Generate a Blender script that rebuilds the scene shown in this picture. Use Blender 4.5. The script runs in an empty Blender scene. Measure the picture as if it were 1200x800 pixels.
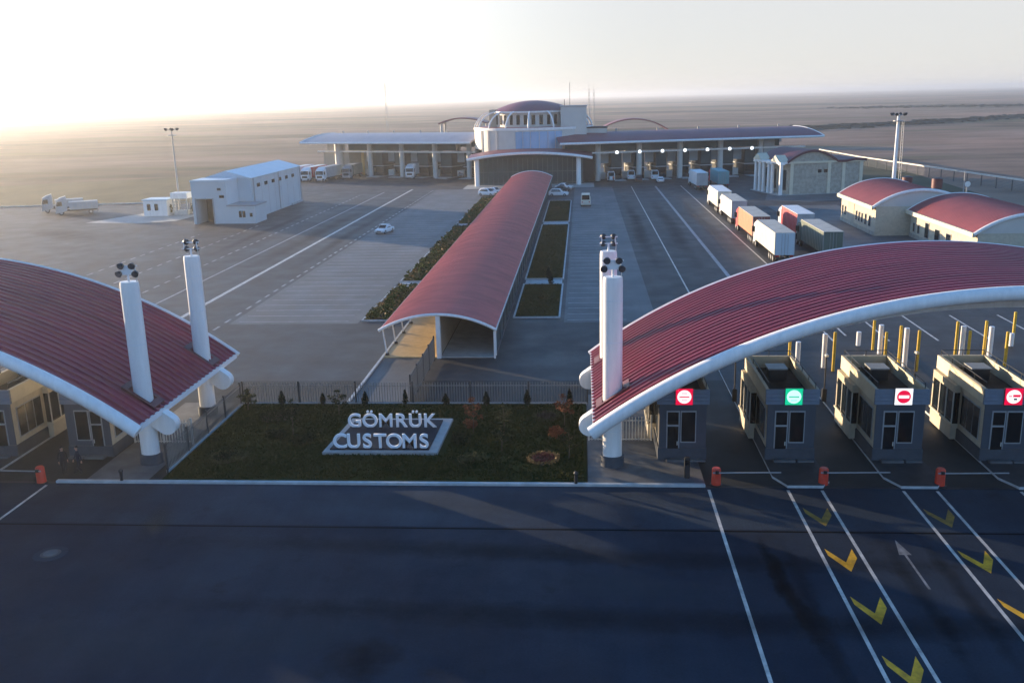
import bpy, math, random
from mathutils import Vector, Matrix
R_ = math.radians
random.seed(7)
S = bpy.context.scene
COL = S.collection

# ------------------------------------------------------------------ camera, sky, sun, exposure
cam_d = bpy.data.cameras.new('camera'); cam = bpy.data.objects.new('camera', cam_d); COL.objects.link(cam)
YAW, PIT, ROLL = R_(4.47), R_(14.55), R_(-1.40)
F = Vector((-math.sin(YAW)*math.cos(PIT), math.cos(YAW)*math.cos(PIT), -math.sin(PIT)))
R0 = Vector((math.cos(YAW), math.sin(YAW), 0)); U0 = R0.cross(F)
RR = math.cos(ROLL)*R0 + math.sin(ROLL)*U0
UU = -math.sin(ROLL)*R0 + math.cos(ROLL)*U0
M = Matrix((RR, UU, -F)).transposed().to_4x4(); M.translation = Vector((0, 0, 22.0))
cam.matrix_world = M
cam_d.sensor_width = 36.0; cam_d.lens = 1100/1200*36.0
cam_d.clip_start = 0.5; cam_d.clip_end = 60000
S.camera = cam

SUN_EL, SUN_AZ = R_(5.9), R_(-57)          # azimuth clockwise from +Y: low sun ahead on the left
w = bpy.data.worlds.new('World'); S.world = w; w.use_nodes = True
nt = w.node_tree; nt.nodes.clear()
sky = nt.nodes.new('ShaderNodeTexSky'); sky.sky_type = 'NISHITA'; sky.sun_disc = False
sky.sun_elevation = SUN_EL; sky.sun_rotation = SUN_AZ; sky.altitude = 0
sky.air_density = 0.9; sky.dust_density = 0.25; sky.ozone_density = 3.5
bg = nt.nodes.new('ShaderNodeBackground'); bg.inputs[1].default_value = 0.15
wo = nt.nodes.new('ShaderNodeOutputWorld')
# hazy morning sky: the clear Nishita sky passes into a pale band of mist low over the horizon, brighter round the sun
tcw = nt.nodes.new('ShaderNodeTexCoord'); sep = nt.nodes.new('ShaderNodeSeparateXYZ'); nt.links.new(tcw.outputs['Generated'], sep.inputs[0])
mr = nt.nodes.new('ShaderNodeMapRange'); mr.interpolation_type = 'SMOOTHSTEP'
mr.inputs['From Min'].default_value = 0.23; mr.inputs['From Max'].default_value = 0.11; mr.inputs['To Min'].default_value = 0.0; mr.inputs['To Max'].default_value = 0.93
nt.links.new(sep.outputs['Z'], mr.inputs['Value'])
dt = nt.nodes.new('ShaderNodeVectorMath'); dt.operation = 'DOT_PRODUCT'; nt.links.new(tcw.outputs['Generated'], dt.inputs[0])
dt.inputs[1].default_value = (math.sin(SUN_AZ), math.cos(SUN_AZ), 0.12)
gl = nt.nodes.new('ShaderNodeMapRange'); gl.inputs['From Min'].default_value = 0.45; gl.inputs['From Max'].default_value = 1.0; gl.interpolation_type = 'SMOOTHERSTEP'
nt.links.new(dt.outputs['Value'], gl.inputs['Value'])
band = nt.nodes.new('ShaderNodeMixRGB'); band.inputs[1].default_value = (1.47, 1.42, 1.40, 1); band.inputs[2].default_value = (3.2, 3.15, 3.0, 1)
nt.links.new(gl.outputs[0], band.inputs[0])
mx = nt.nodes.new('ShaderNodeMixRGB'); nt.links.new(mr.outputs[0], mx.inputs[0]); hs = nt.nodes.new('ShaderNodeHueSaturation'); hs.inputs['Saturation'].default_value = 1.0; nt.links.new(sky.outputs[0], hs.inputs['Color']); nt.links.new(hs.outputs[0], mx.inputs[1]); nt.links.new(band.outputs[0], mx.inputs[2])
nt.links.new(mx.outputs[0], bg.inputs[0]); nt.links.new(bg.outputs[0], wo.inputs[0])

sl = bpy.data.lights.new('sun', 'SUN'); sl.energy = 3.4; sl.angle = R_(0.5); sl.color = (1.0, 0.76, 0.50)
so = bpy.data.objects.new('sun', sl); COL.objects.link(so)
sdir = Vector((math.sin(SUN_AZ)*math.cos(SUN_EL), math.cos(SUN_AZ)*math.cos(SUN_EL), math.sin(SUN_EL)))
so.rotation_euler = (-sdir).to_track_quat('-Z', 'Y').to_euler(); so.location = (-60, 40, 60)

S.view_settings.view_transform = 'Standard'; S.view_settings.look = 'None'
S.view_settings.exposure = 1.85; S.view_settings.gamma = 1.0
S.view_settings.use_curve_mapping = False
S.render.engine = 'CYCLES'
S.cycles.use_denoising = True
S.cycles.max_bounces = 6; S.cycles.volume_bounces = 3; S.cycles.diffuse_bounces = 3
S.cycles.glossy_bounces = 3; S.cycles.transparent_max_bounces = 8
HAZE_DENSITY, HAZE_ANISO = 0.00024, 0.68

# ------------------------------------------------------------------ materials
MATS = {}
def mat(name, col, rough=0.6, var=0.12, scale=1.5, metal=0.0, bump=0.0, spec=0.5, detail=4, col2=None, emit=None, stretch=None, estr=1.0):
    if name in MATS: return MATS[name]
    m = bpy.data.materials.new(name); m.use_nodes = True; MATS[name] = m
    t = m.node_tree; b = t.nodes['Principled BSDF']
    b.inputs['Roughness'].default_value = rough; b.inputs['Metallic'].default_value = metal
    b.inputs['Specular IOR Level'].default_value = spec
    tc = t.nodes.new('ShaderNodeTexCoord'); mp = t.nodes.new('ShaderNodeMapping')
    t.links.new(tc.outputs['Object'], mp.inputs[0])
    if stretch: mp.inputs['Scale'].default_value = stretch
    n = t.nodes.new('ShaderNodeTexNoise'); n.inputs['Scale'].default_value = scale; n.inputs['Detail'].default_value = detail
    n.inputs['Roughness'].default_value = 0.62
    t.links.new(mp.outputs[0], n.inputs['Vector'])
    r = t.nodes.new('ShaderNodeValToRGB')
    c2 = col2 or tuple(min(1, c*(1+var)) for c in col)
    c1 = col if col2 else tuple(c*(1-var) for c in col)
    r.color_ramp.elements[0].position = 0.3; r.color_ramp.elements[1].position = 0.7
    r.color_ramp.elements[0].color = (*c1, 1); r.color_ramp.elements[1].color = (*c2, 1)
    t.links.new(n.outputs['Fac'], r.inputs[0]); t.links.new(r.outputs[0], b.inputs['Base Color'])
    if bump:
        bp = t.nodes.new('ShaderNodeBump'); bp.inputs['Strength'].default_value = bump; bp.inputs['Distance'].default_value = 0.05
        n2 = t.nodes.new('ShaderNodeTexNoise'); n2.inputs['Scale'].default_value = scale*8
        t.links.new(mp.outputs[0], n2.inputs['Vector'])
        t.links.new(n2.outputs['Fac'], bp.inputs['Height']); t.links.new(bp.outputs[0], b.inputs['Normal'])
    if emit:
        b.inputs['Emission Color'].default_value = (*emit, 1); b.inputs['Emission Strength'].default_value = estr
    return m

def asphalt(name, a, bcol, patch, rough=0.55, streak=0.35, spec=0.5):
    """worn asphalt: broad patches, long wheel streaks and fine grain"""
    m = bpy.data.materials.new(name); m.use_nodes = True; MATS[name] = m
    t = m.node_tree; b = t.nodes['Principled BSDF']; L = t.links.new
    tc = t.nodes.new('ShaderNodeTexCoord')
    def noise(sc, st=(1, 1, 1), det=5, ro=0.6):
        mp = t.nodes.new('ShaderNodeMapping'); mp.inputs['Scale'].default_value = st; L(tc.outputs['Object'], mp.inputs[0])
        n = t.nodes.new('ShaderNodeTexNoise'); n.inputs['Scale'].default_value = sc; n.inputs['Detail'].default_value = det; n.inputs['Roughness'].default_value = ro
        L(mp.outputs[0], n.inputs['Vector']); return n.outputs['Fac']
    def ramp(f, p0, p1, c0, c1):
        r = t.nodes.new('ShaderNodeValToRGB'); e = r.color_ramp.elements
        e[0].position, e[1].position = p0, p1; e[0].color = (*c0, 1); e[1].color = (*c1, 1); L(f, r.inputs[0]); return r.outputs[0]
    def mix(f, x, y, typ='MIX'):
        k = t.nodes.new('ShaderNodeMixRGB'); k.blend_type = typ
        if isinstance(f, float): k.inputs[0].default_value = f
        else: L(f, k.inputs[0])
        L(x, k.inputs[1]); L(y, k.inputs[2]); return k.outputs[0]
    base = ramp(noise(patch, det=7, ro=0.65), 0.38, 0.62, a, bcol)
    st = ramp(noise(0.5, (1, 0.05, 1)), 0.42, 0.62, (0.55, 0.55, 0.55), (1, 1, 1))
    base = mix(streak, base, st, 'MULTIPLY')
    spots = ramp(noise(0.45, det=8, ro=0.7), 0.30, 0.42, (0.55, 0.53, 0.5), (1, 1, 1))
    base = mix(0.8, base, spots, 'MULTIPLY')
    grain = ramp(noise(9, det=3), 0.3, 0.7, (0.82, 0.82, 0.82), (1.12, 1.12, 1.12))
    base = mix(1.0, base, grain, 'MULTIPLY')
    L(base, b.inputs['Base Color'])
    rr = ramp(noise(0.25, det=6), 0.3, 0.7, (rough-.1,)*3, (rough+.12,)*3); L(rr, b.inputs['Roughness'])
    b.inputs['Specular IOR Level'].default_value = spec
    bp = t.nodes.new('ShaderNodeBump'); bp.inputs['Strength'].default_value = 0.25; bp.inputs['Distance'].default_value = 0.02
    L(noise(14), bp.inputs['Height']); L(bp.outputs[0], b.inputs['Normal'])
    return m

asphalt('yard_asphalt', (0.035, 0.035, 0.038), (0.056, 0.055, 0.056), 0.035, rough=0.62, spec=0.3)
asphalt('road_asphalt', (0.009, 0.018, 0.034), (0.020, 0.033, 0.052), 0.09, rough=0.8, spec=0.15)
asphalt('lane_asphalt', (0.022, 0.024, 0.026), (0.036, 0.037, 0.037), 0.1, rough=0.7, spec=0.25)
asphalt('paving', (0.085, 0.09, 0.095), (0.125, 0.125, 0.125), 0.06, rough=0.65, streak=0.2)
def steppe():
    m = bpy.data.materials.new('steppe'); m.use_nodes = True; MATS['steppe'] = m
    t = m.node_tree; b = t.nodes['Principled BSDF']; L = t.links.new
    b.inputs['Roughness'].default_value = 0.95; b.inputs['Specular IOR Level'].default_value = 0.05
    tc = t.nodes.new('ShaderNodeTexCoord')
    def noise(sc, st, det, ro=.6):
        mp = t.nodes.new('ShaderNodeMapping'); mp.inputs['Scale'].default_value = st; mp.inputs['Rotation'].default_value = (0, 0, 0.06); L(tc.outputs['Object'], mp.inputs[0])
        n = t.nodes.new('ShaderNodeTexNoise'); n.inputs['Scale'].default_value = sc; n.inputs['Detail'].default_value = det; n.inputs['Roughness'].default_value = ro
        L(mp.outputs[0], n.inputs['Vector']); return n.outputs['Fac']
    def ramp(f, stops):
        r = t.nodes.new('ShaderNodeValToRGB'); e = r.color_ramp.elements
        while len(e) < len(stops): e.new(0.5)
        for k, (p_, c) in zip(e, stops): k.position = p_; k.color = (*c, 1)
        L(f, r.inputs[0]); return r.outputs[0]
    def mix(f, x, y, typ='MIX'):
        k = t.nodes.new('ShaderNodeMixRGB'); k.blend_type = typ
        if isinstance(f, float): k.inputs[0].default_value = f
        else: L(f, k.inputs[0])
        L(x, k.inputs[1]); L(y, k.inputs[2]); return k.outputs[0]
    fine = ramp(noise(0.03, (0.5, 1, 1), 8, .62), [(0.30, (0.16, 0.115, 0.085)), (0.7, (0.37, 0.255, 0.195))])
    wide = ramp(noise(0.0035, (0.4, 1, 1), 6, .65), [(0.40, (0.22, 0.33, 0.36)), (0.47, (0.75, 0.80, 0.80)), (0.52, (1.0, 1.0, 1.0)), (0.64, (1.25, 1.13, 1.08))])
    c = mix(1.0, fine, wide, 'MULTIPLY')
    field = ramp(noise(0.012, (0.25, 1, 1), 5), [(0.55, (0, 0, 0)), (0.66, (1, 1, 1))])
    green = ramp(noise(0.1, (0.3, 1, 1), 6), [(0.3, (0.085, 0.092, 0.05)), (0.7, (0.17, 0.16, 0.09))])
    c = mix(field, c, green); L(c, b.inputs['Base Color'])
steppe()
mat('verge', (0.045, 0.055, 0.035), 0.95, scale=0.08, col2=(0.13, 0.12, 0.075), stretch=(1, 0.4, 1), detail=8, spec=0.1)
mat('white_paint', (0.79, 0.775, 0.75), 0.42, var=0.09, scale=0.9, stretch=(3, 3, 0.35), detail=7)
mat('white_metal', (0.74, 0.75, 0.76), 0.4, var=0.06, scale=0.6)
mat('road_paint', (0.30, 0.285, 0.26), 0.6, scale=1.6, col2=(0.70, 0.66, 0.60), detail=7)
mat('faded_paint', (0.06, 0.062, 0.065), 0.6, scale=2.0, col2=(0.30, 0.30, 0.30), detail=8)
mat('worn_paint', (0.16, 0.16, 0.165), 0.6, scale=1.2, col2=(0.42, 0.42, 0.42), detail=7)
mat('yellow_paint', (0.42, 0.20, 0.008), 0.6, scale=2.2, col2=(0.92, 0.48, 0.012), detail=7)
mat('roof_red', (0.26, 0.028, 0.048), 0.4, var=0.3, scale=0.8, spec=0.6, stretch=(.14, 1.3, .3), detail=8)
mat('roof_pink', (0.49, 0.13, 0.115), 0.5, var=0.2, scale=0.5, spec=0.5, stretch=(.4, 1.2, 1), detail=7)
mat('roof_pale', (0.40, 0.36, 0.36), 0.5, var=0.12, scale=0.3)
mat('roof_far', (0.21, 0.06, 0.066), 0.5, var=0.14, scale=0.3)
mat('roof_low', (0.25, 0.06, 0.058), 0.5, var=0.12, scale=0.5)
mat('flashing', (0.10, 0.018, 0.022), 0.5)
mat('soffit', (0.42, 0.42, 0.43), 0.6)
mat('cream_stone', (0.50, 0.44, 0.33), 0.75, var=0.12, scale=2.5, bump=0.1)
mat('cream_parapet', (0.62, 0.56, 0.42), 0.6, var=0.07, scale=1.2)
mat('blue_panel', (0.048, 0.062, 0.082), 0.5, var=0.1, scale=1.5)
mat('grey_plinth', (0.05, 0.06, 0.075), 0.7, var=0.2, scale=2)
mat('concrete', (0.36, 0.36, 0.34), 0.85, var=0.2, scale=0.9, bump=0.1)
mat('kerb_stone', (0.40, 0.42, 0.43), 0.7, var=0.22, scale=1.2)
mat('dark_roof', (0.035, 0.035, 0.037), 0.85, var=0.3, scale=1.5)
mat('dark_metal', (0.03, 0.032, 0.035), 0.45, metal=0.3)
mat('fence_metal', (0.05, 0.052, 0.055), 0.5, metal=0.2)
mat('fence_pale', (0.17, 0.165, 0.155), 0.5)  # paler than the posts: sunlight on the pickets put into their colour
mat('island_top', (0.035, 0.038, 0.042), 0.75, var=0.3, scale=1.2)
mat('pavement', (0.10, 0.105, 0.11), 0.75, var=0.3, scale=0.8)
mat('front_band', (0.15, 0.19, 0.25), 0.5, var=0.1)
mat('pale_metal', (0.55, 0.53, 0.48), 0.5)
mat('dark_glass', (0.006, 0.009, 0.012), 0.12, var=0.2, scale=0.6, spec=0.4)
mat('green_glass', (0.025, 0.055, 0.062), 0.35, var=0.35, scale=0.3, spec=0.25)
mat('blue_glass', (0.20, 0.38, 0.58), 0.25, var=0.12, scale=0.15, spec=0.7)
mat('frame_metal', (0.30, 0.31, 0.32), 0.45)
mat('terminal_white', (0.56, 0.535, 0.49), 0.55, var=0.08, scale=0.3)
mat('terminal_grey', (0.36, 0.37, 0.37), 0.6, var=0.12, scale=0.3)
mat('beige_wall', (0.40, 0.36, 0.29), 0.75, var=0.12, scale=0.4)
mat('mullion_grey', (0.10, 0.13, 0.13), 0.5)
mat('pier_dark', (0.018, 0.022, 0.025), 0.6, var=0.2, scale=0.4, spec=0.15)
mat('light_panel', (0.5, 0.5, 0.48), 0.6)
mat('stone_block', (0.36, 0.33, 0.27), 0.8, var=0.25, scale=1.2, bump=0.15)
mat('hall_white', (0.49, 0.55, 0.575), 0.5, var=0.07, scale=0.2)
mat('hall_roof', (0.46, 0.56, 0.62), 0.4, var=0.08, scale=0.2)
mat('brown_dark', (0.055, 0.042, 0.03), 0.8, var=0.3)
mat('ochre', (0.60, 0.42, 0.16), 0.7, var=0.15)
mat('sunlit_floor', (0.52, 0.36, 0.17), 0.6, var=0.15, scale=1.5)  # ochre glow of sun on the left walkway, put into the floor colour
mat('red_plastic', (0.62, 0.045, 0.02), 0.45, var=0.12, scale=3)
mat('black_rubber', (0.02, 0.02, 0.022), 0.8)
mat('yellow_post', (0.55, 0.36, 0.03), 0.5, var=0.18, scale=3)
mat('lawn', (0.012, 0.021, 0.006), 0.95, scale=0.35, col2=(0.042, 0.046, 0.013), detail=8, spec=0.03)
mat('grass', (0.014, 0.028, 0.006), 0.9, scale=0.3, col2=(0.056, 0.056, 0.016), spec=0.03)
mat('soil', (0.05, 0.036, 0.022), 0.95, var=0.3, scale=2)
mat('conifer', (0.0072, 0.0156, 0.0072), 0.9, spec=0.08, var=0.4, scale=6)
mat('leaf_dark', (0.0150, 0.0240, 0.0084), 0.9, spec=0.08, var=0.4, scale=5)
mat('leaf_olive', (0.0612, 0.0612, 0.0255), 0.9, spec=0.08, var=0.4, scale=5)
mat('leaf_russet', (0.1326, 0.0510, 0.0255), 0.9, spec=0.08, var=0.4, scale=5)
mat('flower_yellow', (0.22, 0.12, 0.03), 0.7, var=0.3, scale=6)
mat('flower_red', (0.11, 0.016, 0.012), 0.7, var=0.3, scale=6)
mat('hedge', (0.036, 0.062, 0.012), 0.9, spec=0.08, var=0.4, scale=3)
mat('bark', (0.09, 0.065, 0.045), 0.9, var=0.3, scale=8)
mat('navy_granite', (0.003, 0.006, 0.014), 0.6, var=0.3, scale=3, spec=0.12)
mat('sign_border', (0.27, 0.28, 0.28), 0.6, var=0.15, scale=2)
mat('letter_white', (0.82, 0.83, 0.86), 0.4, var=0.03)
mat('led_red', (0.3, 0.0, 0.02), 0.4, emit=(0.75, 0.0, 0.05), estr=0.3)
mat('led_green', (0.0, 0.2, 0.1), 0.4, emit=(0.0, 0.42, 0.21), estr=0.4)
mat('led_white', (0.7, 0.7, 0.7), 0.4, emit=(1.0, 0.95, 0.95), estr=0.3)
mat('led_cyan', (0.5, 0.7, 0.65), 0.4, emit=(0.6, 1.0, 0.9), estr=0.3)
mat('lamp_lit', (0.8, 0.8, 0.8), 0.4, emit=(0.9, 0.97, 1.0), estr=0.6)
mat('lens', (0.05, 0.055, 0.065), 0.15, spec=0.8)
mat('car_white', (0.72, 0.73, 0.74), 0.3, var=0.04)
mat('car_grey', (0.25, 0.27, 0.29), 0.3, var=0.05)
mat('car_dark', (0.025, 0.028, 0.035), 0.3, var=0.05)
mat('tarp_cream', (0.62, 0.58, 0.48), 0.6, var=0.1, scale=0.7)
mat('tarp_white', (0.70, 0.71, 0.71), 0.55, var=0.07, scale=0.7)
mat('tarp_orange', (0.58, 0.17, 0.075), 0.6, var=0.12, scale=0.7)
mat('tarp_red', (0.55, 0.025, 0.035), 0.55, var=0.12, scale=0.7)
mat('tarp_green', (0.085, 0.12, 0.095), 0.6, var=0.15, scale=0.7)
mat('tarp_teal', (0.13, 0.33, 0.36), 0.6, var=0.1, scale=0.7)
mat('tarp_grey', (0.36, 0.38, 0.39), 0.6, var=0.12, scale=0.7)
mat('roof_dust', (0.46, 0.43, 0.37), 0.7, var=0.15, scale=0.7)
mat('chassis', (0.03, 0.03, 0.032), 0.7)
mat('lamp_red', (0.4, 0.01, 0.01), 0.3)
mat('skin', (0.42, 0.25, 0.18), 0.6)
mat('cloth_dark', (0.016, 0.017, 0.022), 0.85, var=0.25, scale=4)
mat('cloth_navy', (0.02, 0.024, 0.04), 0.85, var=0.25, scale=4)
mat('cloth_vest', (0.55, 0.14, 0.03), 0.8)
mat('hair', (0.012, 0.01, 0.008), 0.8)
mat('stain', (0.0035, 0.0045, 0.006), 0.9, var=0.3, scale=1.0, spec=0.05)

# ------------------------------------------------------------------ mesh building
class MB:
    def __init__(s): s.v = []; s.f = []; s.m = []; s.mi = 0
    def add(s, vs, fs):
        o = len(s.v); s.v += [tuple(p) for p in vs]
        for f in fs: s.f.append(tuple(i+o for i in f)); s.m.append(s.mi)
        return s
    def box(s, x0, x1, y0, y1, z0, z1):
        return s.add([(x0,y0,z0),(x1,y0,z0),(x1,y1,z0),(x0,y1,z0),(x0,y0,z1),(x1,y0,z1),(x1,y1,z1),(x0,y1,z1)],
            [(0,3,2,1),(4,5,6,7),(0,1,5,4),(1,2,6,5),(2,3,7,6),(3,0,4,7)])
    def bar(s, p, q, wd, hd=None, up=(0,0,1)):
        p, q = Vector(p), Vector(q); d = (q-p).normalized(); u = Vector(up)
        if abs(d.dot(u)) > 0.95: u = Vector((1,0,0))
        a = d.cross(u).normalized(); b = a.cross(d); hd = hd or wd; a *= wd/2; b *= hd/2
        return s.add([p-a-b, p+a-b, p+a+b, p-a+b, q-a-b, q+a-b, q+a+b, q-a+b],
            [(0,1,2,3),(4,7,6,5),(0,4,5,1),(1,5,6,2),(2,6,7,3),(3,7,4,0)])
    def tube(s, pts, rad, n=8, cap=True):
        pts = [Vector(p) for p in pts]; rs = rad if isinstance(rad, (list, tuple)) else [rad]*len(pts)
        vs = []; fs = []; k = len(pts); pa = None
        for i, p in enumerate(pts):
            d = (pts[min(i+1, k-1)] - pts[max(i-1, 0)]).normalized()
            if pa is None:
                u = Vector((0,0,1)) if abs(d.z) < .9 else Vector((1,0,0)); a = d.cross(u).normalized()
            else:
                a = (pa - d*pa.dot(d)).normalized()
            pa = a; b = d.cross(a)
            for j in range(n):
                t = 2*math.pi*j/n; vs.append(p + rs[i]*(math.cos(t)*a + math.sin(t)*b))
        for i in range(k-1):
            for j in range(n):
                fs.append((i*n+j, i*n+(j+1)%n, (i+1)*n+(j+1)%n, (i+1)*n+j))
        if cap: fs.append(tuple(range(n-1, -1, -1))); fs.append(tuple(range((k-1)*n, k*n)))
        return s.add(vs, fs)
    def cyl(s, x, y, z0, z1, r, r2=None, n=16, sx=1, sy=1):
        r2 = r if r2 is None else r2; vs = []; 
        for z, rad in ((z0, r), (z1, r2)):
            for j in range(n):
                t = 2*math.pi*j/n; vs.append((x+rad*sx*math.cos(t), y+rad*sy*math.sin(t), z))
        return s.add(vs, [(j, (j+1)%n, n+(j+1)%n, n+j) for j in range(n)] + [tuple(range(n-1,-1,-1)), tuple(range(n, 2*n))])
    def prism(s, poly, axis, a, b):
        """poly = 2-D outline; axis 'x': (y,z), 'y': (x,z), 'z': (x,y)"""
        def P(p, t): return {'x': (t, p[0], p[1]), 'y': (p[0], t, p[1]), 'z': (p[0], p[1], t)}[axis]
        n = len(poly); vs = [P(p, a) for p in poly] + [P(p, b) for p in poly]
        fs = [(i, (i+1)%n, n+(i+1)%n, n+i) for i in range(n)] + [tuple(range(n-1,-1,-1)), tuple(range(n, 2*n))]
        return s.add(vs, fs)
    def disc(s, c, r, nrm, th, n=16):
        c = Vector(c); d = Vector(nrm).normalized(); return s.tube([c, c+d*th], r, n)
    def ball(s, c, r, n=8, sz=1):
        vs = []; fs = []; m = n//2+1
        for i in range(m):
            ph = math.pi*i/(m-1)
            for j in range(n):
                t = 2*math.pi*j/n; vs.append((c[0]+r*math.sin(ph)*math.cos(t), c[1]+r*math.sin(ph)*math.sin(t), c[2]+r*sz*math.cos(ph)))
        for i in range(m-1):
            for j in range(n): fs.append((i*n+j, (i+1)*n+j, (i+1)*n+(j+1)%n, i*n+(j+1)%n))
        return s.add(vs, fs)
    def build(s, name, mats, parent=None, world=True, smooth=False, bevel=0):
        if not isinstance(mats, (list, tuple)): mats = [mats]
        vs = s.v
        if parent is not None and world:
            r = parent
            while r.parent: r = r.parent
            inv = (Matrix.Translation(r.location) @ r.rotation_euler.to_matrix().to_4x4()).inverted()
            vs = [tuple(inv @ Vector(p)) for p in vs]
        me = bpy.data.meshes.new(name); me.from_pydata(vs, [], s.f)
        for k in mats: me.materials.append(MATS[k] if isinstance(k, str) else k)
        for p, i in zip(me.polygons, s.m): p.material_index = min(i, len(mats)-1); p.use_smooth = smooth
        me.validate(); me.update()
        import bmesh
        bm = bmesh.new(); bm.from_mesh(me); bmesh.ops.recalc_face_normals(bm, faces=bm.faces)
        if bevel: 
            bmesh.ops.remove_doubles(bm, verts=bm.verts, dist=1e-5)
            ed = [e for e in bm.edges if len(e.link_faces) == 2 and e.calc_face_angle(0) > 0.5]
            bmesh.ops.bevel(bm, geom=ed, offset=bevel, segments=2, affect='EDGES')
        bm.to_mesh(me); bm.free()
        if smooth:
            try: me.set_sharp_from_angle(angle=R_(40))
            except Exception: pass
        o = bpy.data.objects.new(name, me); COL.objects.link(o)
        if parent: o.parent = parent
        return o

def thing(name, label, cat, loc=(0,0,0), rz=0, group=None):
    o = bpy.data.objects.new(name, None); COL.objects.link(o); o.location = loc; o.rotation_euler = (0,0,rz)
    o.empty_display_size = 0.3; o['label'] = label; o['category'] = cat
    if group: o['group'] = group
    return o
def tag(o, label, cat, group=None, kind=None):
    o['label'] = label; o['category'] = cat
    if group: o['group'] = group
    if kind: o['kind'] = kind
    return o
def struct(o, label, cat=None):
    o['kind'] = 'structure'; o['label'] = label; o['category'] = cat or o.name.split('.')[0].replace('_', ' '); return o
def copy_tree(o, parent=None):
    c = o.copy(); COL.objects.link(c); c.parent = parent
    for ch in list(o.children): copy_tree(ch, c)
    return c
def B(*a): return MB().box(*a)
def sheet(name, poly, z, m, label, cat=None):
    mb = MB().add([(x, y, z) for x, y in poly], [tuple(range(len(poly)))])
    o = mb.build(name, m); return struct(o, label, cat)
def rect(x0, x1, y0, y1): return [(x0,y0),(x1,y0),(x1,y1),(x0,y1)]

# ------------------------------------------------------------------ ground, roads, markings
FARG = 14000
sheet('ground', rect(-FARG, FARG, -400, FARG), -0.05, 'steppe', 'dry brown steppe stretching to the horizon', 'ground')
sheet('verge', [(62,60),(84,60),(82,182),(93,330),(62,330)], -0.02, 'verge', 'dark weedy verge inside the perimeter fence', 'verge')
sheet('verge', [(-190,204),(-128,211),(-101,214),(-92,214),(-92,300),(-60,330),(-190,262)], -0.02, 'verge', 'greenish rough grass beyond the left yard', 'verge')
sheet('yard', [(-190,50.95),(62,50.95),(62,300),(-92,300),(-92,212),(-190,205)], 0.0, 'yard_asphalt', 'wide grey asphalt inspection yard', 'yard')
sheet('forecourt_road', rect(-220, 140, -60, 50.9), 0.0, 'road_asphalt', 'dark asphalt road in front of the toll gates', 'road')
asphalt('strip_asphalt', (0.019, 0.031, 0.049), (0.036, 0.052, 0.072), 0.12, rough=0.8, spec=0.15)
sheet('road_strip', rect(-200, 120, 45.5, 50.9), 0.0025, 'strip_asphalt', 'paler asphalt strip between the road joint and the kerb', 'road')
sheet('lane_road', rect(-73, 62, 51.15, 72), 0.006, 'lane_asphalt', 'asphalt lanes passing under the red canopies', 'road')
sheet('parking', rect(-36.5, -23.0, 92, 236), 0.008, 'paving', 'pale paved parking strip left of the long gallery', 'parking')
sheet('parking', rect(-1.9, 7.4, 92, 236), 0.008, 'paving', 'pale paved parking strip right of the long gallery', 'parking')
sheet('apron', [(-98,179),(-86,177),(-80,180),(-79,190),(-93,194)], 0.012, 'concrete', 'pale concrete apron round the kiosk', 'apron')
sheet('apron', rect(-30, 3, 236.2, 248), 0.02, 'concrete', 'pale forecourt paving before the glass hall', 'apron')
sheet('apron', [(38,200),(46,196),(66,204),(62,232),(44,228)], 0.012, 'paving', 'paved court before the columned pavilion', 'apron')
sheet('apron', rect(-17.5, -13.2, 66.2, 79), 0.010, 'paving', 'paved walkway leading into the long gallery', 'apron')

def lines(name, rects, z, m, label, polys=()):
    mb = MB()
    for r in rects: mb.add([(x, y, z) for x, y in rect(*r)], [(0,1,2,3)])
    for p in polys: mb.add([(x, y, z) for x, y in p], [tuple(range(len(p)))])
    return struct(mb.build(name, m), label, 'road marking')
def vline(x, y0, y1, wd=0.16): return (x-wd/2, x+wd/2, y0, y1)
def vdash(x, y0, y1, on, off, wd=0.16):
    r = []; y = y0
    while y < y1: r.append(vline(x, y, min(y+on, y1), wd)); y += on+off
    return r
for x, lab in ((7.15, 'white lane line right of the kerb end'), (11.6, 'white line left of the nearer yellow chevrons'), (13.5, 'white line right of the nearer yellow chevrons'),
               (18.0, 'white line left of the farther yellow chevrons'), (19.85, 'white line right of the farther yellow chevrons'), (24.4, 'white lane line near the right edge of the road')):
    lines('lane_line', [vline(x, 6, 50.6, 0.17)], 0.005, 'road_paint', lab)
lines('lane_line', [vline(-32.4, 20, 50.6, 0.17)], 0.005, 'road_paint', 'white lane line at the left edge of the road')
for x0 in (12.55, 18.92):
    for y, m in ((47.2, 'worn_yellow'), (42.4, 'yellow_paint'), (37.8, 'yellow_paint'), (33.2, 'yellow_paint')):
        if m == 'worn_yellow': mat('worn_yellow', (0.10, 0.065, 0.015), 0.6, scale=2.2, col2=(0.36, 0.20, 0.015), detail=7)
        h, d, t = 0.66, 1.5, 0.95
        p1 = [(x0-h, y+d), (x0, y-0.1), (x0, y-0.1-t), (x0-h, y+d-t+.25)]
        p1 = [(x0-h, y+1.05), (x0+.02, y-0.35), (x0+.02, y-1.25), (x0-h, y+0.35)]
        p2 = [(x0+.02, y-0.35), (x0+h, y+1.05), (x0+h, y+0.1), (x0+.02, y-1.25)]
        lines('chevron', [], 0.005, m, 'yellow chevron painted on the lane divider', [p1, p2])
lines('lane_arrow', [vline(15.62, 39.6, 43.0, 0.12)], 0.005, 'faded_paint', 'worn white arrow between the chevron strips', [[(15.32,42.9),(15.92,42.9),(15.62,44.5)]])
lines('seam', [(-200, 120, 45.2, 45.36)], 0.004, 'stain', 'dark joint running across the forecourt road')
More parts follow.
